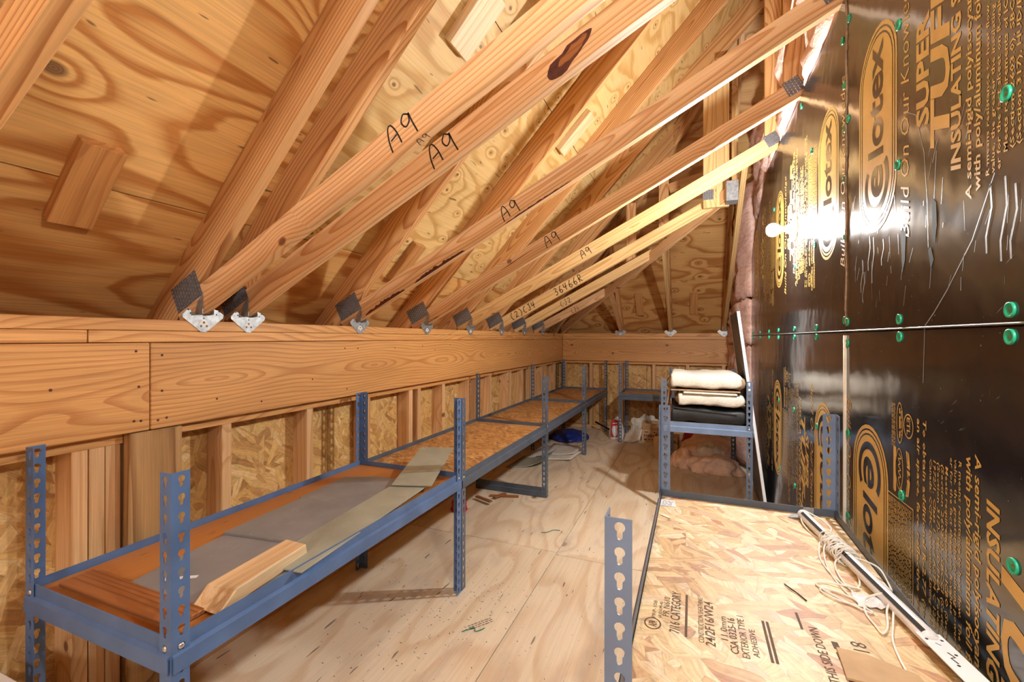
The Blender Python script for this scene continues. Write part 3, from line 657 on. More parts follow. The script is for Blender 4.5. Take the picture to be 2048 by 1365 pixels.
def truss(y, label, mat='chord', rmat='rafter', xe=.58, web=True, lim=None, plate=True):
    t = thing('roof_truss', label, 'truss', (XW, y+.019, CH0))
    Lc = (xe-XW)/cx_
    bc = plank('bottom_chord', (XW-.09, y+.019, CH0-.09*SL), xdir, ydir, Lc+.09/cx_, .089, .038, M[mat], t, 0, .5, .002, c1=(0 if lim is None else 0))
    xt = min(.62, lim) if lim is not None else .62
    p0 = Vector((-2.06, y+.019, ROOF(-2.06)))
    tc = plank('top_chord', p0, upL, nL, (xt+2.06)/sx, .138, .038, M[rmat], t, 0, .5, .002)
    if web: box('web', .411, .500, y, y+.038, CH0+SL*(.45-XW)+.10, ROOF(.44)-.2, M['rafter'], t, 'z', .002)
    if plate:
        m = axes((XW-.105, y, CH0-.105*SL+.056), xdir, ydir); m = axes((m.translation.x, y-.0004, m.translation.z), xdir, ydir)
        obj('nail_plate', NP, t, m)
        if web: obj('nail_plate', NPs, t, axes((.435, y-.0004, CH0+SL*(.435-XW)+.03), xdir, ydir))
    return t, bc
names = {}
T0, b0 = truss(.34, 'pine roof truss crossing the upper left corner, nearest the camera', 'rafter'); hanger(T0, .359)
Tm, bm_ = truss(-.90, 'pine roof truss behind the camera', 'rafter'); 
T1, b1 = truss(1.05, 'nearer roof truss of the close pair, marked A9 on both side and underside', 'chord', 'rafter'); hanger(T1, 1.069)
T2, b2 = truss(1.225, 'farther roof truss of the close pair, with a torn knot in its A9 chord', 'chord', 'rafter'); hanger(T2, 1.244)
T3, b3 = truss(1.865, 'roof truss with dark bark along its lower chord, just past the pair', 'chord', 'rafter'); hanger(T3, 1.884)
T4, b4 = truss(2.51, 'roof truss whose lower chord has a long dark crack left of its A9 mark', 'chord', 'rafter'); hanger(T4, 2.529)
T5, b5 = truss(3.135, 'pale roof truss ending over the bulb, the last one marked A9', 'chord_pale', 'rafter', lim=.9); hanger(T5, 3.154)
def jack(y, xe, label, mat):
    lim = -1.938+(YB+.298-y); t, b = truss(y, label, mat, 'rafter', xe, False, lim-.02); hanger(t, y+.019); return t, b
T6, b6 = jack(3.755, .20, 'jack truss with a number and (2)CJ4 written along its pale lower chord', 'chord_pale')
T7, b7 = jack(4.36, -.29, 'jack truss marked CJ2, between the long jack and the shortest one', 'chord_pale')
T8, b8 = jack(4.98, -.88, 'shortest jack truss, marked CJ1, next to the far left corner', 'chord')
writing(b1, 1.05, [('A9', .955, .078, .012)]); writing(b2, 1.225, [('A9', .985, .080, .008)])
writing(b3, 1.865, [('A9', .955, .07, .012)]); writing(b4, 2.51, [('A9', .955, .07, .012)]); writing(b5, 3.135, [('A9', 1.03, .06, .015)])
writing(b6, 3.755, [('(2)CJ4', .14, .062, .014), ('36466R', .60, .066, .012)]); writing(b7, 4.36, [('CJ2', .47, .058, .014)]); writing(b8, 4.98, [('CJ1', .41, .05, .012)])
# A9 on the underside of the first chord
sh = Sheet(); pen(sh, 'A9', 0, .030, .004, .002); obj('handwriting', sh.me('pen', [M['ink']]), b1, axes((XW+xdir.x*1.03, 1.086, CH0+xdir.z*1.03-.0006), xdir, (0, -1, 0)))
wane(b3, 1.865, 2.4, [(.06, .34, .022), (.40, .72, .020), (.95, 1.3, .008)], 3); wane(b4, 2.51, 2, [(.02, .12, .006)], 4)
sh = Sheet(); sh.poly([(.62, .046), (.72, .052), (.95, .060), (.72, .047)]); obj('crack', sh.me('crack', [M['bark']]), b4, axes((XW, 2.5094, CH0), xdir, ydir))
kn = Sheet(); kc = (1.50, .040); ka = .28
def kpt(a, b): return (kc[0]+a*math.cos(ka)-b*math.sin(ka), kc[1]+a*math.sin(ka)+b*math.cos(ka))
rk = random.Random(5); NK = 22
kn.poly([kpt(.085*math.cos(2*PI*q/NK), .021*math.sin(2*PI*q/NK)*(1+.18*rk.uniform(-1, 1))*(1.15-.5*math.cos(2*PI*q/NK))) for q in range(NK)])
kn.poly([kpt(.012+.056*math.cos(2*PI*q/NK), .002+.012*math.sin(2*PI*q/NK)*(1+.3*rk.uniform(-1, 1))) for q in range(NK)], 1, .0003)
obj('torn_knot', kn.me('knot', [M['bark'], M['board_brown']]), b2, axes((XW, 1.2243, CH0), xdir, ydir))
# twin king post and thin post where the long jack ends
kp = thing('king_post', 'pair of upright pine posts with steel plates where the long jack chord ends', 'post', (.16, 3.715, 2.2))
for x in (.073, .163): box('upright', x, x+.089, 3.70, 3.738, CH0+SL*(.16-XW)-.01, ROOF(x)-.2, M['chord_pale'], kp, 'z', .002)
box('thin_upright', .285, .33, 3.92, 3.958, 2.3, 3.4, M['chord_pale'], kp, 'z', .002)
obj('nail_plate', NPs, kp, axes((.07, 3.699, 2.255), (1, 0, 0), (0, 0, 1))); 
bk = box('steel_bracket', .225, .305, 3.58, 3.70, 2.20, 2.345, M['galv'], kp, 'x', .002)
# corner truss along the hip
dh = thing('hip_truss', 'diagonal truss running from the far left corner up under the hip', 'truss', (XW, YB, CH0))
dv = Vector((.857, -1, .857*SL)).normalized(); L = Vector((.857*2.24, 2.24, .857*2.24*SL)).length
side = Vector((1, .857, 0)).normalized(); upd = side.cross(dv) 
if upd.z < 0: upd = -upd
plank('bottom_chord', Vector((XW, YB, CH0-.02)), dv, upd, L, .089, .038, M['chord'], dh, 0, .5, .002)
hv = Vector((1, -1, SR)).normalized(); up2 = Vector((-SR, SR, -2)); up2 = (up2-hv*up2.dot(hv)).normalized()
plank('hip_rafter', Vector((-1.90, YB+.26, ROOF(-1.90)-.03)), hv, up2, 3.5, .138, .038, M['rafter'], dh, 0, .5, .002)
box('web', -.60, -.511, 4.43, 4.468, CH0+SL*1.08+.06, ROOF(-.56)-.24, M['rafter'], dh, 'z')
# end jacks standing on the back wall
for x, lb in ((-.884, 'short end jack on the back wall plate, leftmost of the three'), (-.274, 'end jack rising from the middle of the back wall plate'), (.33, 'long end jack beside the pink insulation at the right of the back wall')):
    t = thing('end_jack', lb, 'truss', (x+.019, YB, CH0), group=None)
    s = (x+1.64)/.857; Lj = (s-.02)*math.sqrt(1+SL*SL)
    jd = Vector((0, -cx_, cz_)); ju = Vector((0, cz_, cx_))
    plank('bottom_chord', (x+.019, YB+.07, CH0-.07*SL), jd, ju, Lj+.08, .089, .038, M['chord_pale'] if x > -.5 else M['chord'], t, 0, .5, .002)
    lj = (x+1.938-.04)*math.sqrt(1+SR*SR)
    plank('top_chord', (x+.019, YB+.32, HIP(YB+.32)), upH, nH, lj+.05, .138, .038, M['rafter'], t, 0, .5, .002)
    hanger(t, 0, 'back', x+.019)
# struts up in the roof space
st = thing('brace', 'short upright brace and cross strut in the roof space left of the twin posts', 'brace', (-.22, 4.3, 2.4))
box('upright', -.30, -.211, 4.44, 4.478, 2.05, 3.0, M['rafter'], st, 'z'); plank('cross_strut', (-.21, 4.48, 2.62), (1, .0, .25), (0, 0, 1), .55, .089, .038, M['rafter'], st)
# ------------------------------------------------------------------ lamps, and an added fill globe
def bulb(y, z, label, mat='bulb'):
    t = thing('wall_lamp', label, 'lamp', (XR, y, z)); m = T(XR-.001, y, z) @ WMX
    obj('lampholder', lathe([(0, 0), (.058, 0), (.058, .007), (.050, .012), (.034, .014), (.022, .030), (.020, .040), (0, .040)], M['white'], 28), t, m)
    obj('bulb_cap', lathe([(.0, .038), (.0135, .038), (.0135, .056), (.012, .060)], M['galv'], 18), t, m)
    obj('glass_bulb', lathe([(.012, .058), (.015, .066), (.025, .078), (.032, .090), (.034, .101), (.030, .116), (.019, .127), (0, .132)], M[mat], 24), t, m)
bulb(*BULBS[0], 'bare lit bulb in a white lampholder on the foil wall')
bulb(*BULBS[1], 'lit bulb on the foil wall beside the camera, out of view', 'bulb2')
gl = thing('fill_globe', 'large glowing globe added as soft fill light behind the camera, out of view', 'lamp', (-.55, -1.9, 2.2))  # unseen globe added behind the camera to fill the room with soft frontal light
obj('glowing_globe', lathe([(0, -.11)]+[(.11*math.sin(PI*i/14), -.11*math.cos(PI*i/14)) for i in range(1, 14)]+[(0, .11)], M['globe'], 28), gl, T(-.55, -1.9, 2.2))
obj('cap', lathe([(0, .15), (.035, .15), (.035, .105), (0, .105)], M['white'], 20), gl, T(-.55, -1.9, 2.2)); obj('flex', tube([(-.55, -1.9, 2.34), (-.55, -1.9, 2.6)], .004, M['cord'], 6), gl)
cab = thing('cable', 'white cable hanging between two lower chords near the foil wall', 'cable', (.42, 2.2, 2.8))
obj('wire', tube(spline([(.430, 2.18, 2.96), (.428, 2.26, 2.86), (.418, 2.36, 2.72), (.402, 2.44, 2.60), (.396, 2.47, 2.53)], 5), .0045, M['cord'], 8), cab)

# ------------------------------------------------------------------ shelving
FW, NCELL, ZT = .038, 23, .913
def keyhole():
    p = []
    for i in range(11): a = math.radians(-58+296*i/10); p.append((.0076*math.cos(a), .0048+.0076*math.sin(a)))
    for i in range(5): a = math.radians(180+180*i/4); p.append((.0040*math.cos(a), -.0088+.0040*math.sin(a)))
    return p
def postmesh(mat, zt, NCELL=NCELL):
    """L-shaped post: corner at the origin, flanges along +x and +y, a keyhole row punched through each"""
    pitch = zt/NCELL; kh = keyhole(); outer = [(0, 0), (FW, 0), (FW, pitch), (0, pitch)]; hole = [(.021+x, pitch/2+z) for x, z in kh][::-1]
    tris = geometry.tessellate_polygon([[Vector((x, y, 0)) for x, y in outer], [Vector((x, y, 0)) for x, y in hole]]); P = outer+hole
    bm = bmesh.new()
    for ax in (0, 1):
        for c in range(NCELL):
            v = [bm.verts.new((x, 0, z+c*pitch) if ax == 0 else (0, x, z+c*pitch)) for x, z in P]
            for t in tris:
                t = t if ax == 0 else t[::-1]
                bm.faces.new([v[i] for i in t])
    bmesh.ops.remove_doubles(bm, verts=bm.verts, dist=1e-5)
    bmesh.ops.recalc_face_normals(bm, faces=bm.faces)
    bmesh.ops.solidify(bm, geom=bm.faces[:], thickness=.0018)
    return from_bm('post', bm, mat)
_pm = {}
def post(parent, x, y, sx_, sy_, mat, zt=ZT):
    k = (mat.name, round(zt, 3))
    if k not in _pm: _pm[k] = postmesh(mat, zt, 27 if zt > .93 else NCELL)
    m = Matrix(((sx_, 0, 0, x), (0, sy_, 0, y), (0, 0, 1, .0005), (0, 0, 0, 1)))
    return obj('post', _pm[k], parent, m)
SEC = [(0, 0), (0, -.030), (.009, -.036), (.009, -.072), (.006, -.072), (.006, -.040), (-.022, -.040), (-.022, -.037), (-.0025, -.037), (-.0025, 0)]
def beam(parent, p0, p1, outw, ztop, mat, nm='beam'):
    """stepped beam from p0 to p1 (xy), ridge turned towards outw"""
    p0 = Vector((p0[0], p0[1], ztop)); p1 = Vector((p1[0], p1[1], ztop)); L = (p1-p0).length; n = len(SEC)
    x = (p1-p0).normalized(); o = Vector((outw[0], outw[1], 0))
    vs = [x*l+o*d+Vector((0, 0, z)) for l in (0, L) for d, z in SEC]
    fs = [[i, (i+1) % n, n+(i+1) % n, n+i] for i in range(n)]+[list(range(n))[::-1], list(range(n, 2*n))]
    bm = bmesh.new(); V = [bm.verts.new(v) for v in vs]
    for f in fs: bm.faces.new([V[i] for i in f])
    bmesh.ops.recalc_face_normals(bm, faces=bm.faces)
    return obj(nm, from_bm('beam', bm, mat), parent, T(*p0))
RIV = lathe([(0, .003), (.004, .0026), (.0062, .0008), (.0066, 0)], M['rivet'], 12)
def rivet(parent, p, n):
    n = Vector(n); m = axes(p, n.orthogonal(), n.cross(n.orthogonal())); obj('rivet', RIV, parent, m)
def board(parent, x0, x1, y0, y1, z, mat, along='y', nm='shelf_board', t=.014):
    return box(nm, x0, x1, y0, y1, z-t, z, mat, parent, along, .001)
def unit(label, x0, x1, ys, zb, mats, bmat, along='y', group=None, zt=ZT, posts=None, boards=True, rivets=()):
    """posts at x0, x1 and every y of ys; beams all round every bay. mats: posts, beams"""
    t = thing('shelving_unit', label, 'shelf', (x0, ys[0], 0), group); pmat, bm_ = mats
    for i, y in enumerate(ys):
        sy = -1 if i == len(ys)-1 else 1
        for x, s in ((x0, 1), (x1, -1)): post(t, x, y, s, sy, pmat, zt)
    for a, b in zip(ys[:-1], ys[1:]):
        i0 = .004; a2, b2 = a+(.003 if a == ys[0] else .004), b-.003
        beam(t, (x1-.004, a2), (x1-.004, b2), (1, 0), zb, bm_); beam(t, (x0+.004, a2), (x0+.004, b2), (-1, 0), zb, bm_)
        beam(t, (x0+.004, a+.004), (x1-.004, a+.004), (0, -1), zb, bm_); beam(t, (x0+.004, b-.004), (x1-.004, b-.004), (0, 1), zb, bm_)
        if boards: board(t, x0+.008, x1-.008, a+.008, b-.008, zb-.0225, bmat, along)
    for (x, y, n) in rivets: rivet(t, (x, y, zb-.022), n); rivet(t, (x, y, zb-.060), n)
    return t
X0, X1 = -1.602, -1.010
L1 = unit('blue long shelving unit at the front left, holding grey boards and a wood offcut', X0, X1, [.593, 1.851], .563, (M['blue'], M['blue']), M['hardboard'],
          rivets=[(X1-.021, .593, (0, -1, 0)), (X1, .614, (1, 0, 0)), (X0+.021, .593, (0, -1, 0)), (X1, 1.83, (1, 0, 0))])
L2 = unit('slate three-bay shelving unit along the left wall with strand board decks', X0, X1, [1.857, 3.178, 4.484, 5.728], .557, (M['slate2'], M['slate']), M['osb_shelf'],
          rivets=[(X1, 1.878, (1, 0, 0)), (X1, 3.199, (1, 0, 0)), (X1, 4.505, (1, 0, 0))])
beam(L2, (X0+.004, 3.182), (X1-.004, 3.182), (0, -1), .075, M['slate'], 'lower_beam')
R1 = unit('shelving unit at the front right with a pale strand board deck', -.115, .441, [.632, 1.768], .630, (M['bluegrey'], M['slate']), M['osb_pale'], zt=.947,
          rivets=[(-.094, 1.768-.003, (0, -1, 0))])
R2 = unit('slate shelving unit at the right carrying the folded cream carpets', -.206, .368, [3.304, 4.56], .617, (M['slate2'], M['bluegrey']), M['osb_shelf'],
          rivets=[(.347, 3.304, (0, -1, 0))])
R3 = unit('low slate shelving unit across the far right of the back wall', -.79, .43, [5.20, 5.76], .565, (M['slate2'], M['slate']), M['osb_shelf'], along='x')
# ------------------------------------------------------------------ stamps on the pale deck
rd1 = Sheet(); rd2 = Sheet()
for t_, x0, x1, y, h, b in (('APA', .955, .975, -.068, .016, .02), ('PR N610', 1.00, 1.075, -.046, .013, .0), ('PRP-108', .985, 1.05, -.072, .008, 0), ('HUD-UM-40', .99, 1.05, -.060, .007, 0), ('7/16 CATEGORY', .95, 1.105, -.024, .019, .01),
                            ('CONSTRUCTION SHEATHING', .94, 1.10, .022, .0105, 0), ('24/2F16/W24', .935, 1.09, .042, .018, .01), ('11.0mm', .965, 1.045, .066, .013, 0), ('CSA 0325-16', .93, 1.045, .082, .014, .01),
                            ('EXTERIOR TYPE 1', .925, 1.06, .100, .013, 0), ('ADHESIVE', .935, 1.02, .117, .011, 0), ('THIS SIDE DOWN', .915, 1.075, .236, .016, .01), 
                            ('2018', .985, 1.055, .310, .026, 0), ('25', .94, .975, .398, .022, 0)):
    (rd1 if y < .2 else rd2).text(t_, x0, x1, -y, h, b, .0, 0)
bars(rd2, .90, 1.04, -.262, .011, 9); rd1.ring(ell(.965, .076, .020, .017), ell(.965, .076, .017, .014))
for x0, x1, y in ((.945, 1.10, -.014), (.93, 1.06, .134), (.93, 1.06, .142), (1.06, 1.12, .205), (.95, 1.02, .275)): (rd1 if y < .2 else rd2).poly([(x0, -y-.005), (x1, -y-.005), (x1, -y), (x0, -y)])
deck = [o for o in R1.children if o.name.startswith('shelf_board')][0]
SMX = Matrix(((0, -1, 0, 0), (1, 0, 0, 0), (0, 0, 1, 0), (0, 0, 0, 1)))
for q in (rd1, rd2): obj('stamp', q.me('stamp', [M['ink_brown']]), deck, T(0, 0, .6079) @ SMX)
ZD = .6078
# ------------------------------------------------------------------ things on the near right deck
def sheetpoly(name, pts, z, t, mat, label, cat, group=None, lift=None, bend=0):
    cx = sum(p[0] for p in pts)/len(pts); cy = sum(p[1] for p in pts)/len(pts)
    o = obj(name, prism(name, [(p[0]-cx, p[1]-cy) for p in pts], t, mat), None, T(cx, cy, z)); return tag(o, label, cat, group)
rod = thing('curtain_rod', 'white metal rod wound with cord lying on the pale deck', 'rod', (.37, 1.4, ZD))
P0, P1 = Vector((.333, 1.70, ZD+.0185)), Vector((.421, 1.085, ZD+.0185))
rv = (P1-P0).normalized(); rs = Vector((rv.y, -rv.x, 0)); rs_out = Vector((-rv.y, rv.x, 0))
obj('tube', tube([P0+(P1-P0)*i/12 for i in range(13)], .0150, M['white'], 16), rod)
obj('slot', boxmesh((P1-P0).length*.96, .0085, .0012, M['ink'], 0), rod, axes(P0+rv*.02+(Vector((0, 0, .80))-rs_out*.60)*.0150, rv, Vector((0, 0, .60))+rs_out*.80))
br = prism('bracket', [(0, -.020), (.13, -.020), (.13, .020), (0, .020)], .002, M['white'])
ob = obj('end_bracket', br, rod, axes(P1+rv*-.01+Vector((0, 0, .004)), rv, (-rv.y, rv.x, 0)))
for dx, dy in ((.02, .012), (.02, -.012), (.06, .010), (.09, -.004)): obj('screw_hole', HOLE, ob, wm(ob) @ T(dx, dy, .0021))
bs = Sheet(); bs.stroke([(.055, .0), (.068, .004), (.071, -.004), (.085, -.001)], .003); bs.stroke([(.03, -.004), (.036, .002)], .002)
obj('mark', bs.me('mark', [M['ink']]), ob, wm(ob) @ T(0, 0, .0022))
me = prism('clip', [(-.03, -.016), (.012, -.022), (.03, -.006), (.034, .014), (.004, .008), (-.02, .018)], .003, M['galv'])
obj('end_clip', me, rod, axes(P0+Vector((-.008, .012, -.012)), (.9, -.2, .25), (.2, .9, 0)))
obj('end_tab', prism('tab', [(0, 0), (.03, 0), (.03, .028), (0, .022)], .002, M['galv']), rod, axes(P0+Vector((.005, .018, -.006)), (.8, -.4, 0), (0, .1, 1)))
# cord: wraps round the rod, then loose loops
cd = thing('cord', 'white cord wrapped round the rod and looped loosely on the deck', 'cord', (.35, 1.35, ZD))
wr_pts = []
for i in range(420):
    t = i/419; s = .30+.13*(.5-.5*math.cos(2*PI*t*3.5))+.12*t*.6; a = 2*PI*t*24; r = .0172+.007*abs(math.sin(i*.61))
    c = P0+(P1-P0)*s; wr_pts.append(c+rs*r*math.cos(a)*1.15+Vector((0, 0, max(-.0150, r*math.sin(a)))))
obj('wrapping', tube(wr_pts, .0019, M['cord'], 5), cd)
def loop(pts, r=.0022): obj('strand', tube(spline([Vector((p[0], p[1], p[2] if len(p) > 2 else ZD+.003)) for p in pts], 7), r, M['cord'], 6), cd)
loop([(.385, 1.52, ZD+.03), (.340, 1.50, ZD+.02), (.318, 1.42), (.322, 1.33), (.345, 1.27), (.372, 1.30, ZD+.006), (.378, 1.40, ZD+.02), (.372, 1.48, ZD+.03)])
loop([(.383, 1.50, ZD+.03), (.338, 1.46, ZD+.02), (.322, 1.36), (.330, 1.25), (.352, 1.19), (.36, 1.18), (.35, 1.175), (.31, 1.21), (.285, 1.24), (.275, 1.265), (.30, 1.28), (.335, 1.27, ZD+.007), (.365, 1.26, ZD+.01)])
loop([(.378, 1.42, ZD+.025), (.342, 1.38, ZD+.01), (.338, 1.30), (.352, 1.22), (.348, 1.195), (.31, 1.20), (.280, 1.225), (.283, 1.245), (.315, 1.24), (.345, 1.215), (.36, 1.19, ZD+.007)])
loop([(.39, 1.40, ZD+.025), (.43, 1.37, ZD+.02), (.432, 1.30, ZD+.004), (.415, 1.27, ZD+.02), (.39, 1.33, ZD+.03)])
loop([(.40, 1.20, ZD+.03), (.385, 1.18, ZD+.012), (.37, 1.13), (.352, 1.10), (.348, 1.125), (.345, 1.17), (.36, 1.22, ZD+.01), (.395, 1.22, ZD+.03)])
loop([(.400, 1.19, ZD+.02), (.382, 1.14), (.362, 1.08), (.353, 1.02), (.352, .97), (.36, .94)])
loop([(.333, 1.69, ZD+.03), (.322, 1.66, ZD+.012), (.330, 1.60), (.352, 1.545), (.377, 1.52, ZD+.02)])
loop([(.340, 1.70, ZD+.03), (.372, 1.66, ZD+.024), (.380, 1.58, ZD+.03), (.372, 1.54, ZD+.03)])
bag = thing('plastic_wrap', 'small clear plastic wrapper under the cord on the deck', 'wrapper', (.372, 1.22, ZD))
rw = random.Random(8); vs = []; fs = []
for i in range(9):
    for j in range(7): vs.append(((i/8-.5)*.065, (j/6-.5)*.05, .003+.012*rw.random()*(1-abs(i/4-1)*.6)))
for i in range(8):
    for j in range(6): a = i*7+j; fs.append((a, a+7, a+8, a+1))
obj('film', mesh('film', vs, fs, M['white'], False), bag, T(.372, 1.22, ZD))
o = sheetpoly('cardboard_piece', [(.248, .93), (.254, 1.015), (.30, 1.012), (.366, .985), (.372, .93)], ZD+.0015, .004, M['cardboard'], 'plain cardboard piece at the near end of the pale deck', 'cardboard')
o = sheetpoly('paper_label', [(-.106, 1.715), (-.060, 1.72), (-.052, 1.655), (-.104, 1.655)], ZD+.0006, .0006, M['white'], 'small white paper label stuck at the far corner of the pale deck', 'label')
lb = Sheet()
for q in range(4): bars(lb, -.100, -.062, 1.700-.012*q, .004, 30+q)
obj('printing', lb.me('printing', [M['ink_brown']]), o, T(0, 0, ZD+.0014))
o = sheetpoly('paper_scrap', [(-.100, 1.565), (-.085, 1.572), (-.066, 1.55), (-.07, 1.543)], ZD+.001, .001, M['paper'], 'torn paper scrap at the left edge of the pale deck', 'paper')
o = obj('twine_bit', tube(spline([(.205, 1.235, ZD+.002), (.215, 1.215, ZD+.003), (.226, 1.20, ZD+.002), (.238, 1.175, ZD+.002)], 5), .0015, M['ink'], 5)); tag(o, 'short dark string on the pale deck left of the cord', 'string')
# ------------------------------------------------------------------ things on the blue shelf
Z1 = .563-.0225
sheetpoly('grey_slab', [(-1.378, .695), (-1.075, .716), (-1.025, .95), (-1.10, 1.06), (-1.43, 1.03), (-1.405, .84)], Z1+.0008, .008, M['grey'], 'grey board nearest the camera on the blue shelf, under the wood offcut', 'panel')
sheetpoly('grey_slab', [(-1.433, 1.0), (-1.165, 1.038), (-1.145, 1.325), (-1.455, 1.345)], Z1+.0095, .006, M['grey'], 'grey board in the middle of the blue shelf', 'panel')
sheetpoly('grey_slab', [(-1.481, 1.352), (-1.140, 1.335), (-1.165, 1.69), (-1.35, 1.70), (-1.504, 1.63)], Z1+.0008, .007, M['grey'], 'grey board farthest along the blue shelf', 'panel')
for nm, (a, b), zz, tilt, lb in (('slat', ((-1.062, .90), (-1.135, 1.62)), Z1+.0170, 0, 'grey green slat lying flat along the aisle side of the blue shelf'), ('slat', ((-1.115, 1.60), (-1.262, 2.05)), Z1+.0250, .085, 'grey green slat resting over the crossbeam between two shelves')):
    p = Vector((*a, zz)); q = Vector((*b, zz+tilt*.55)); d = q-p; sd = Vector((d.y, -d.x, 0)).normalized()
    o = obj(nm, boxmesh(d.length, .15 if tilt == 0 else .175, .005, M['greygreen'], .001), None, axes(p, d, sd) ); tag(o, lb, 'slat')
blk = [(0, 0), (.04, .038), (.29, .038), (.30, 0)]
d = Vector((-.125, .262, 0)).normalized()
bt = [(0, -.045), (.30, -.038), (.31, .050), (.012, .050)]; tp = [(.055, -.043), (.297, -.036), (.307, .047), (.050, .047)]
bm = bmesh.new(); V = [bm.verts.new((x, y, 0)) for x, y in bt]+[bm.verts.new((x, y, .036)) for x, y in tp]
for f in ((3, 2, 1, 0), (4, 5, 6, 7), (0, 1, 5, 4), (1, 2, 6, 5), (2, 3, 7, 6), (3, 0, 4, 7)): bm.faces.new([V[q] for q in f])
bmesh.ops.bevel(bm, geom=bm.edges[:], offset=.003, segments=1, affect='EDGES'); me = from_bm('offcut', bm, M['block_pale'])
o = obj('wood_offcut', me, None, axes((-1.068, .695, Z1+.0093), (-.10, 1, 0), (-1, -.10, 0))); tag(o, 'pale wood offcut with a slanted end on the grey board', 'wood')
o = obj('wood_strip', boxmesh(.47, .075, .012, M['board_brown'], .002), None, axes((-1.545, .672, Z1+.007), (1, .0, 0), (0, 1, 0))); tag(o, 'dark brown wood strip across the near end of the blue shelf', 'wood')
sheetpoly('white_strip', [(-1.315, .758), (-1.245, .80), (-1.24, .79), (-1.30, .748)], Z1+.0095, .002, M['white'], 'thin white strip on the near grey board', 'strip')
# white box corner in the near left corner of the photo
wbx = thing('white_box', 'white box at the very lower left corner of the photo', 'box', (-1.50, .44, 0))
box('body', -1.66, -1.395, .30, .505, 0, .405, M['white'], wbx, 'x', .004)
box('lid', -1.665, -1.385, .295, .512, .405, .42, M['white'], wbx, 'x', .003)
# ------------------------------------------------------------------ carpets and mat on the right shelf
Z2 = .617-.0225
def softslab(L, W, H, seed, nx=36, ny=18, nz=8, fold=1, wob=.0032):
    """thick folded textile: rounded fold on the +x end and front, x length, y depth, z up from 0"""
    rd = random.Random(seed); vs = []; fs = []; nu = nx; prof = []
    ph = [rd.uniform(0, 6) for _ in range(8)]
    n = 32
    for i in range(nu+1):
        u = i/nu; x = u*L
        end = min(1, (1-u)*L/(H*.5)) if fold else 1; endf = math.sqrt(max(0, 1-(1-end)**2))
        for k in range(n):
            a = 2*PI*k/n; c, s = math.cos(a), math.sin(a); e = .34
            yy = (abs(c)**e)*(1 if c > 0 else -1)*W/2*(.94+.06*endf); zz = (abs(s)**e)*(1 if s > 0 else -1)*H/2*(.25+.75*endf)
            w = wob*(math.sin(9*u+ph[0]+2*c)+.7*math.sin(17*u+ph[1]+3*s)+.4*math.sin(31*u+ph[2]+5*c))
            vs.append((x+(rd.uniform(-.004, .004) if i == 0 else 0), yy+w*.6, zz+w+(.005*math.sin(3*u+ph[3]) if s > 0 else 0)))
    for i in range(nu):
        for k in range(n): fs.append((i*n+k, (i+1)*n+k, (i+1)*n+(k+1) % n, i*n+(k+1) % n))
    fs += [list(range(n)), list(range(nu*n, nu*n+n))[::-1]]
    return vs, fs
def textile(label, cat, name, L, W, H, mat, pos, seed, edge=None, rot=0, fold=1):
    t = thing(name, label, cat, pos); m = T(*pos) @ Matrix.Rotation(rot, 4, 'Z') @ T(0, 0, H/2)
    vs, fs = softslab(L, W, H, seed, fold=fold); zmin = min(v[2] for v in vs); vs = [(v[0], v[1], v[2]-zmin-H/2+.001) for v in vs]
    obj('pile', mesh('pile', vs, fs, mat, True), t, m)
    return t, m
mat_, mm = textile('black rubber mat rolled flat at the bottom of the stack on the right shelf', 'mat', 'rubber_mat', .50, .50, .108, M['black'], (-.145, 3.60, Z2+.001), 1, rot=.03)
obj('flap', boxmesh(.40, .30, .006, M['black'], .001), mat_, axes((-.12, 3.345, Z2+.112), (1, .02, -.07), (0, 1, .06)) @ T(0, .15, 0))
c2, m2 = textile('cream carpet folded in the middle of the stack, above the black mat', 'carpet', 'folded_carpet', .42, .50, .088, M['carpet'], (-.085, 3.60, Z2+.124), 2, rot=-.02)
obj('backing_fold', boxmesh(.40, .46, .012, M['backing'], .003), c2, axes((-.07, 3.585, Z2+.150), (1, 0, 0), (0, 1, 0)))
obj('lower_fold', boxmesh(.385, .49, .030, M['carpet'], .010), c2, axes((-.055, 3.588, Z2+.146), (1, -.02, -.02), (0, 1, 0))) if False else None
c1, m1 = textile('cream carpet with brown edges, topmost on the stack of the right shelf', 'carpet', 'folded_carpet', .455, .52, .112, M['carpet'], (-.140, 3.60, Z2+.243), 3, rot=.01)
obj('backing_fold', boxmesh(.445, .50, .010, M['backing'], .003), c1, axes((-.145, 3.595, Z2+.238), (1, 0, .0), (0, 1, 0)))
obj('loose_flap', boxmesh(.34, .50, .014, M['carpet'], .005), c1, axes((-.06, 3.585, Z2+.224), (1, 0, -.01), (0, 1, 0)))
def edge_roll(parent, x, y0, y1, z, r, mat):
    obj('backing_edge', tube([(x+.006*math.sin(i*1.9), y0+(y1-y0)*i/14, z+.004*math.sin(i*1.3)) for i in range(15)], [r*(1+.2*math.sin(i*2.3)) for i in range(15)], mat, 9), parent)
edge_roll(c1, .288, 3.36, 3.84, Z2+.292, .040, M['backing']); edge_roll(c1, -.140, 3.37, 3.82, Z2+.275, .034, M['backing'])
edge_roll(c2, -.080, 3.38, 3.82, Z2+.170, .034, M['backing'])
fb = thing('board_offcut', 'pale board leaning behind the left post of the carpet shelf', 'board', (-.19, 3.9, Z2))
obj('board', boxmesh(.55, .20, .012, M['block_pale'], .001), fb, axes((-.165, 3.55, Z2+.20), (0, 1, 0), (.12, 0, 1)))
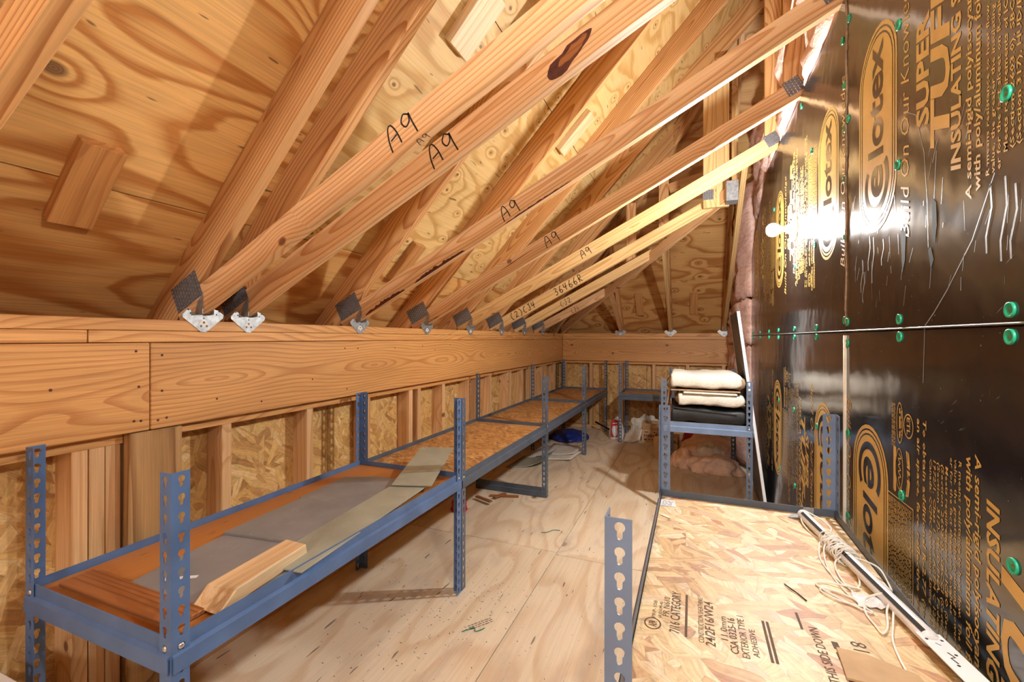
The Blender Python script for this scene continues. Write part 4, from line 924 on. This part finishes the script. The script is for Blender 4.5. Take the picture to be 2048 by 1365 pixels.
# leaning panel
pn = thing('laminate_panel', 'tall dark panel with a white edge leaning between the carpet shelf and the foil wall', 'panel', (.46, 3.4, 0))
pv = Vector((.289-.466, 0, 1.385)).normalized(); pm = axes((.462, 3.36, .001), pv, (0, 1, 0))
obj('face', boxmesh(1.392, .62, .016, M['panel'], .001), pn, pm @ T(0, .325, 0)); obj('white_edge', boxmesh(1.392, .012, .018, M['white'], .001), pn, pm @ T(0, .008, 0)); obj('white_edge', boxmesh(1.392, .010, .018, M['white'], .001), pn, pm @ T(0, .640, 0))
# ------------------------------------------------------------------ floor clutter
def thinsheet(name, pts, z, mat, label, cat, group=None, curl=.0, seed=0, t=.0025):
    """paper or card sheet with a gentle curl, from four corners"""
    rd = random.Random(seed); a, b, c, d = [Vector((p[0], p[1], p[2] if len(p) > 2 else z)) for p in pts]; vs = []; n = 8
    for i in range(n+1):
        for j in range(n+1):
            u, v = i/n, j/n; p = (a*(1-u)+b*u)*(1-v)+(d*(1-u)+c*u)*v
            vs.append(p+Vector((0, 0, curl*max(0, (u-.35))**2*2.2+.0015*math.sin(9*u+seed)*math.sin(7*v)+.0015)))
    fs = [(i*(n+1)+j, (i+1)*(n+1)+j, (i+1)*(n+1)+j+1, i*(n+1)+j+1) for i in range(n) for j in range(n)]
    ctr = sum(vs, Vector())/len(vs); ctr.z = z
    o = obj(name, mesh(name, [v-ctr for v in vs], fs, mat, True), None, T(*ctr))
    md = o.modifiers.new('thick', 'SOLIDIFY'); md.thickness = t; md.offset = 1; return tag(o, label, cat, group)
thinsheet('grey_sheet', [(-1.56, 4.16), (-1.09, 4.20), (-1.05, 4.62), (-1.50, 4.70)], .001, M['paper'], 'pale grey sheet on the floor, lowest of the three by the third shelf leg', 'sheet', None, .02, 1)
thinsheet('grey_sheet', [(-1.42, 4.34), (-1.10, 4.36), (-1.08, 4.74), (-1.44, 4.80)], .010, M['paper'], 'pale grey sheet on the floor, uppermost of the pile near the blue tarpaulin', 'sheet', None, .03, 2)
thinsheet('grey_sheet', [(-1.60, 3.78), (-1.25, 3.92), (-1.26, 4.30), (-1.58, 4.22)], .001, M['greygreen'], 'grey curled sheet on the floor under the second bay of the left shelves', 'sheet', None, .09, 3)
def crumple(name, label, cat, pos, dims, mat, seed, group=None, rough=.35, sub=4, smooth=False):
    """crumpled soft thing: creased dome resting on the floor"""
    rd = random.Random(seed); bm = bmesh.new(); bmesh.ops.create_icosphere(bm, subdivisions=sub, radius=1)
    ds = [(Vector((rd.gauss(0, 1), rd.gauss(0, 1), rd.gauss(0, 1))).normalized(), rd.uniform(2, 7), rd.uniform(0, 6), rd.uniform(.4, 1)) for _ in range(10)]
    for v in bm.verts:
        p = v.co.copy(); f = 0
        for dd, fr, ph, am in ds: f += am*abs(math.sin(p.dot(dd)*fr+ph))
        k = 1+rough*(f/5-.6); p = p*k
        v.co = Vector((p.x*dims[0]/2, p.y*dims[1]/2, max(0, (p.z+.25)/1.25)*dims[2]))
    me = from_bm(name, bm, mat, smooth); o = obj(name, me, None, T(pos[0], pos[1], pos[2]+.001)); return tag(o, label, cat, group)
crumple('tarpaulin', 'folded blue tarpaulin on the floor under the left shelves', 'tarpaulin', (-1.36, 5.16, 0), (.42, .42, .10), M['blueplastic'], 5, rough=.5)
crumple('packing_paper', 'large heap of crumpled brown packing paper under the carpet shelf', 'paper', (.12, 4.66, 0), (.40, .26, .24), M['paperpink'], 6, rough=.7)
crumple('packing_paper', 'crumpled brown packing paper spread at the front of the heap under the carpet shelf', 'paper', (.19, 4.36, 0), (.36, .20, .13), M['paperpink'], 7, rough=.8)
crumple('packing_paper', 'small crumpled brown paper left of the heap under the carpet shelf', 'paper', (-.08, 4.46, 0), (.16, .16, .13), M['paperpink'], 9, rough=.8)
crumple('white_tissue', 'crumpled white tissue paper on the packing paper heap', 'paper', (.14, 4.50, 0), (.22, .10, .17), M['paper'], 10, rough=.8)
crumple('plastic_bag', 'crumpled white plastic bag at the right foot of the carpet shelf', 'bag', (.36, 4.92, 0), (.13, .20, .28), M['white'], 11, rough=.6)
def carton(name, label, pos, size, rot, texts, flaps=True, mat='cardboard'):
    t = thing(name, label, 'box', pos); m = T(*pos) @ Matrix.Rotation(rot, 4, 'Z')
    L, W, H = size; w = .004
    obj('panel', boxmesh(L, H, w, M[mat], 0), t, m @ axes((-L/2, -W/2, H/2+.001), (1, 0, 0), (0, 0, 1)))
    obj('panel', boxmesh(L, H, w, M[mat], 0), t, m @ axes((-L/2, W/2, H/2+.001), (1, 0, 0), (0, 0, 1)))
    for s in (-1, 1): obj('panel', boxmesh(W, H, w, M[mat], 0), t, m @ axes((s*L/2, -W/2, H/2+.001), (0, 1, 0), (0, 0, 1)))
    obj('base', boxmesh(L, W, w, M[mat], 0), t, m @ axes((-L/2, 0, .004), (1, 0, 0), (0, 1, 0)))
    if flaps:
        for s, a in ((-1, .5), (1, .8)): obj('flap', boxmesh(L, W*.45, w, M[mat], 0), t, m @ axes((-L/2, s*W/2, H+.001), (1, 0, 0), (0, s*math.sin(a), math.cos(a))) @ T(0, W*.225, 0))
    sh = Sheet()
    for tx, x0, x1, y, h, b in texts: sh.text(tx, x0, x1, y, h, b, 0, res=2)
    if texts: obj('printing', sh.me('printing', [M['ink']]), t, m @ axes((0, -W/2-.0028, .001), (1, 0, 0), (0, 0, 1)))
    return t, m
ct, cm = carton('carton', 'cardboard carton with dark printing by the low back shelf', (-.40, 5.44, 0), (.30, .20, .14), .06, [])
cs = Sheet()
for q in range(13): cs.poly([(-.125+.02*q, .058), (-.113+.02*q, .058), (-.113+.02*q, .088), (-.125+.02*q, .088)])
cs.poly([(-.13, .050), (.135, .050), (.135, .053), (-.13, .053)]); cs.poly([(-.125, .018), (-.095, .018), (-.095, .040), (-.125, .040)]); bars(cs, -.08, .12, .026, .009, 41); bars(cs, -.12, -.08, .108, .012, 42); bars(cs, -.02, .03, .108, .012, 43)
obj('printing', cs.me('printing', [M['ink_brown']]), ct, cm @ axes((0, -.1028, .001), (1, 0, 0), (0, 0, 1)))
carton('carton', 'cardboard carton marked FRAGILE under the carpet shelf', (-.24, 4.74, 0), (.22, .20, .22), -.06, [('FRAGILE', .0, .125, .165, .026, .03)], False)
rb = thing('printed_bag', 'red and white printed bag standing by the leg of the low back shelf', 'bag', (-.84, 5.40, 0))
o_ = crumple('bag_tmp', None, None, (-.84, 5.40, 0), (.17, .16, .24), M['white'], 12, rough=.35); o_.name = 'body'; o_.parent = rb; o_.matrix_basis = wm(rb).inverted() @ T(-.84, 5.40, .001)
for i, (dx, z, h) in enumerate(((-.035, .03, .20),)):
    obj('red_panel', prism('red', [(-.05, 0), (.035, 0), (.045, h), (-.045, h)], .004, M['red']), rb, axes((-.85, 5.318, z), (1, -.1, 0), (0, .12, 1)))
rs_ = Sheet()
for i in range(4): rs_.stroke([(-.03, .05+.035*i), (.025, .06+.035*i)], .010)
obj('printing', rs_.me('printing', [M['white']]), rb, axes((-.85, 5.3125, .03), (1, -.1, 0), (0, .12, 1)))
for i in range(5):
    a = -.5+.22*i
    thinsheet('paper_sheet', [(-.74+.018*i, 5.25+.012*i, .004+.004*i), (-.60+.012*i, 5.20+.008*i, .004+.004*i), (-.585+.012*i, 5.31, .04+.022*i), (-.73+.018*i, 5.42, .07+.024*i)], .001, M['paper'], 'loose paper fanned out beside the carton under the low back shelf', 'paper', 'papers fanned out by the carton', .02, 20+i, .0012)
crumple('packing_paper', 'crumpled grey paper behind the fanned papers under the low back shelf', 'paper', (-.52, 5.66, 0), (.30, .12, .20), M['paper'], 14, rough=.8)
o = obj('dark_stick', tube([(-1.16, 5.72, .115), (-.98, 5.62, .06), (-.86, 5.55, .02)], .012, M['black'], 8)); tag(o, 'dark stick lying by the back wall between the shelves', 'stick')
crumple('red_wrapper', 'red plastic wrapper on the floor behind the second post of the left shelves', 'wrapper', (-1.50, 2.72, 0), (.09, .08, .09), M['red'], 15, rough=.6)
crumple('red_print_bag', 'red and white bag lying behind the packing paper heap', 'bag', (.05, 4.98, 0), (.26, .18, .36), M['red'], 16, rough=.5)
for i, (x, y, a, L) in enumerate(((-1.42, 3.05, .3, .22), (-1.36, 3.0, 1.2, .12), (-1.48, 2.95, -.4, .16))):
    o = obj('wood_scrap', boxmesh(L, .03, .010, M['board_brown'], .002), None, axes((x, y, .0055+.0105*i), (math.cos(a), math.sin(a), 0), (-math.sin(a), math.cos(a), 0)))
    tag(o, ['brown wood scrap on the floor by the low crossbeam, the long one', 'short brown wood scrap crossing the others by the low crossbeam', 'brown wood scrap nearest the camera by the low crossbeam'][i], 'wood')
o = obj('twine', tube(spline([(-.868, 1.600, .003), (-.850, 1.622, .003), (-.832, 1.640, .004), (-.818, 1.622, .003), (-.800, 1.640, .003), (-.792, 1.655, .003)], 6), .0018, M['green'], 5)); tag(o, 'short green twine on the floor in the aisle, nearest the camera', 'string')
o = obj('twine', tube(spline([(-.86, 2.60, .003), (-.83, 2.61, .004), (-.80, 2.66, .003), (-.76, 2.67, .003)], 6), .0018, M['green'], 5)); tag(o, 'thin green twine on the floor beyond the aisle seam', 'string')
st_ = Sheet(); 
for i in range(3): bars(st_, 0, .11, -.012*i, .004, 50+i)
obj('stamp', st_.me('stamp', [M['ink_brown']]), [o for o in fl.children][1], axes((-.862, 1.64, .0006), (.6, .8, 0), (-.8, .6, 0)))
rdb = random.Random(21); vs = []; fs = []
for i in range(330):
    if i < 150: x, y = rdb.gauss(-.93, .14), rdb.gauss(1.75, .28)
    elif i < 250: x, y = rdb.uniform(-1.6, -.2), rdb.uniform(.8, 5.2)
    else: x, y = rdb.gauss(-1.2, .18), rdb.gauss(1.5, .35)
    if x < -1.6 or (-.13 < x): continue
    a = rdb.uniform(0, PI); L = rdb.uniform(.0012, .0045); w = rdb.uniform(.0006, .0014); c, s = math.cos(a), math.sin(a); b = len(vs); h = rdb.uniform(.0006, .0016)
    for dx, dy in ((-L, -w), (L, -w), (L, w), (-L, w)):
        vs.append((x+dx*c-dy*s, y+dx*s+dy*c, .0003))
    for dx, dy in ((-L*.7, -w*.6), (L*.7, -w*.6), (L*.7, w*.6), (-L*.7, w*.6)): vs.append((x+dx*c-dy*s, y+dx*s+dy*c, h))
    fs += [(b+4, b+5, b+6, b+7)]+[(b+i_, b+(i_+1) % 4, b+4+(i_+1) % 4, b+4+i_) for i_ in range(4)]
o = obj('floor_debris', mesh('debris', vs, fs, M['debris'])); tag(o, 'dark crumbs of debris scattered on the plywood floor', 'debris', kind='stuff')
bpy.data.objects.remove(_to)
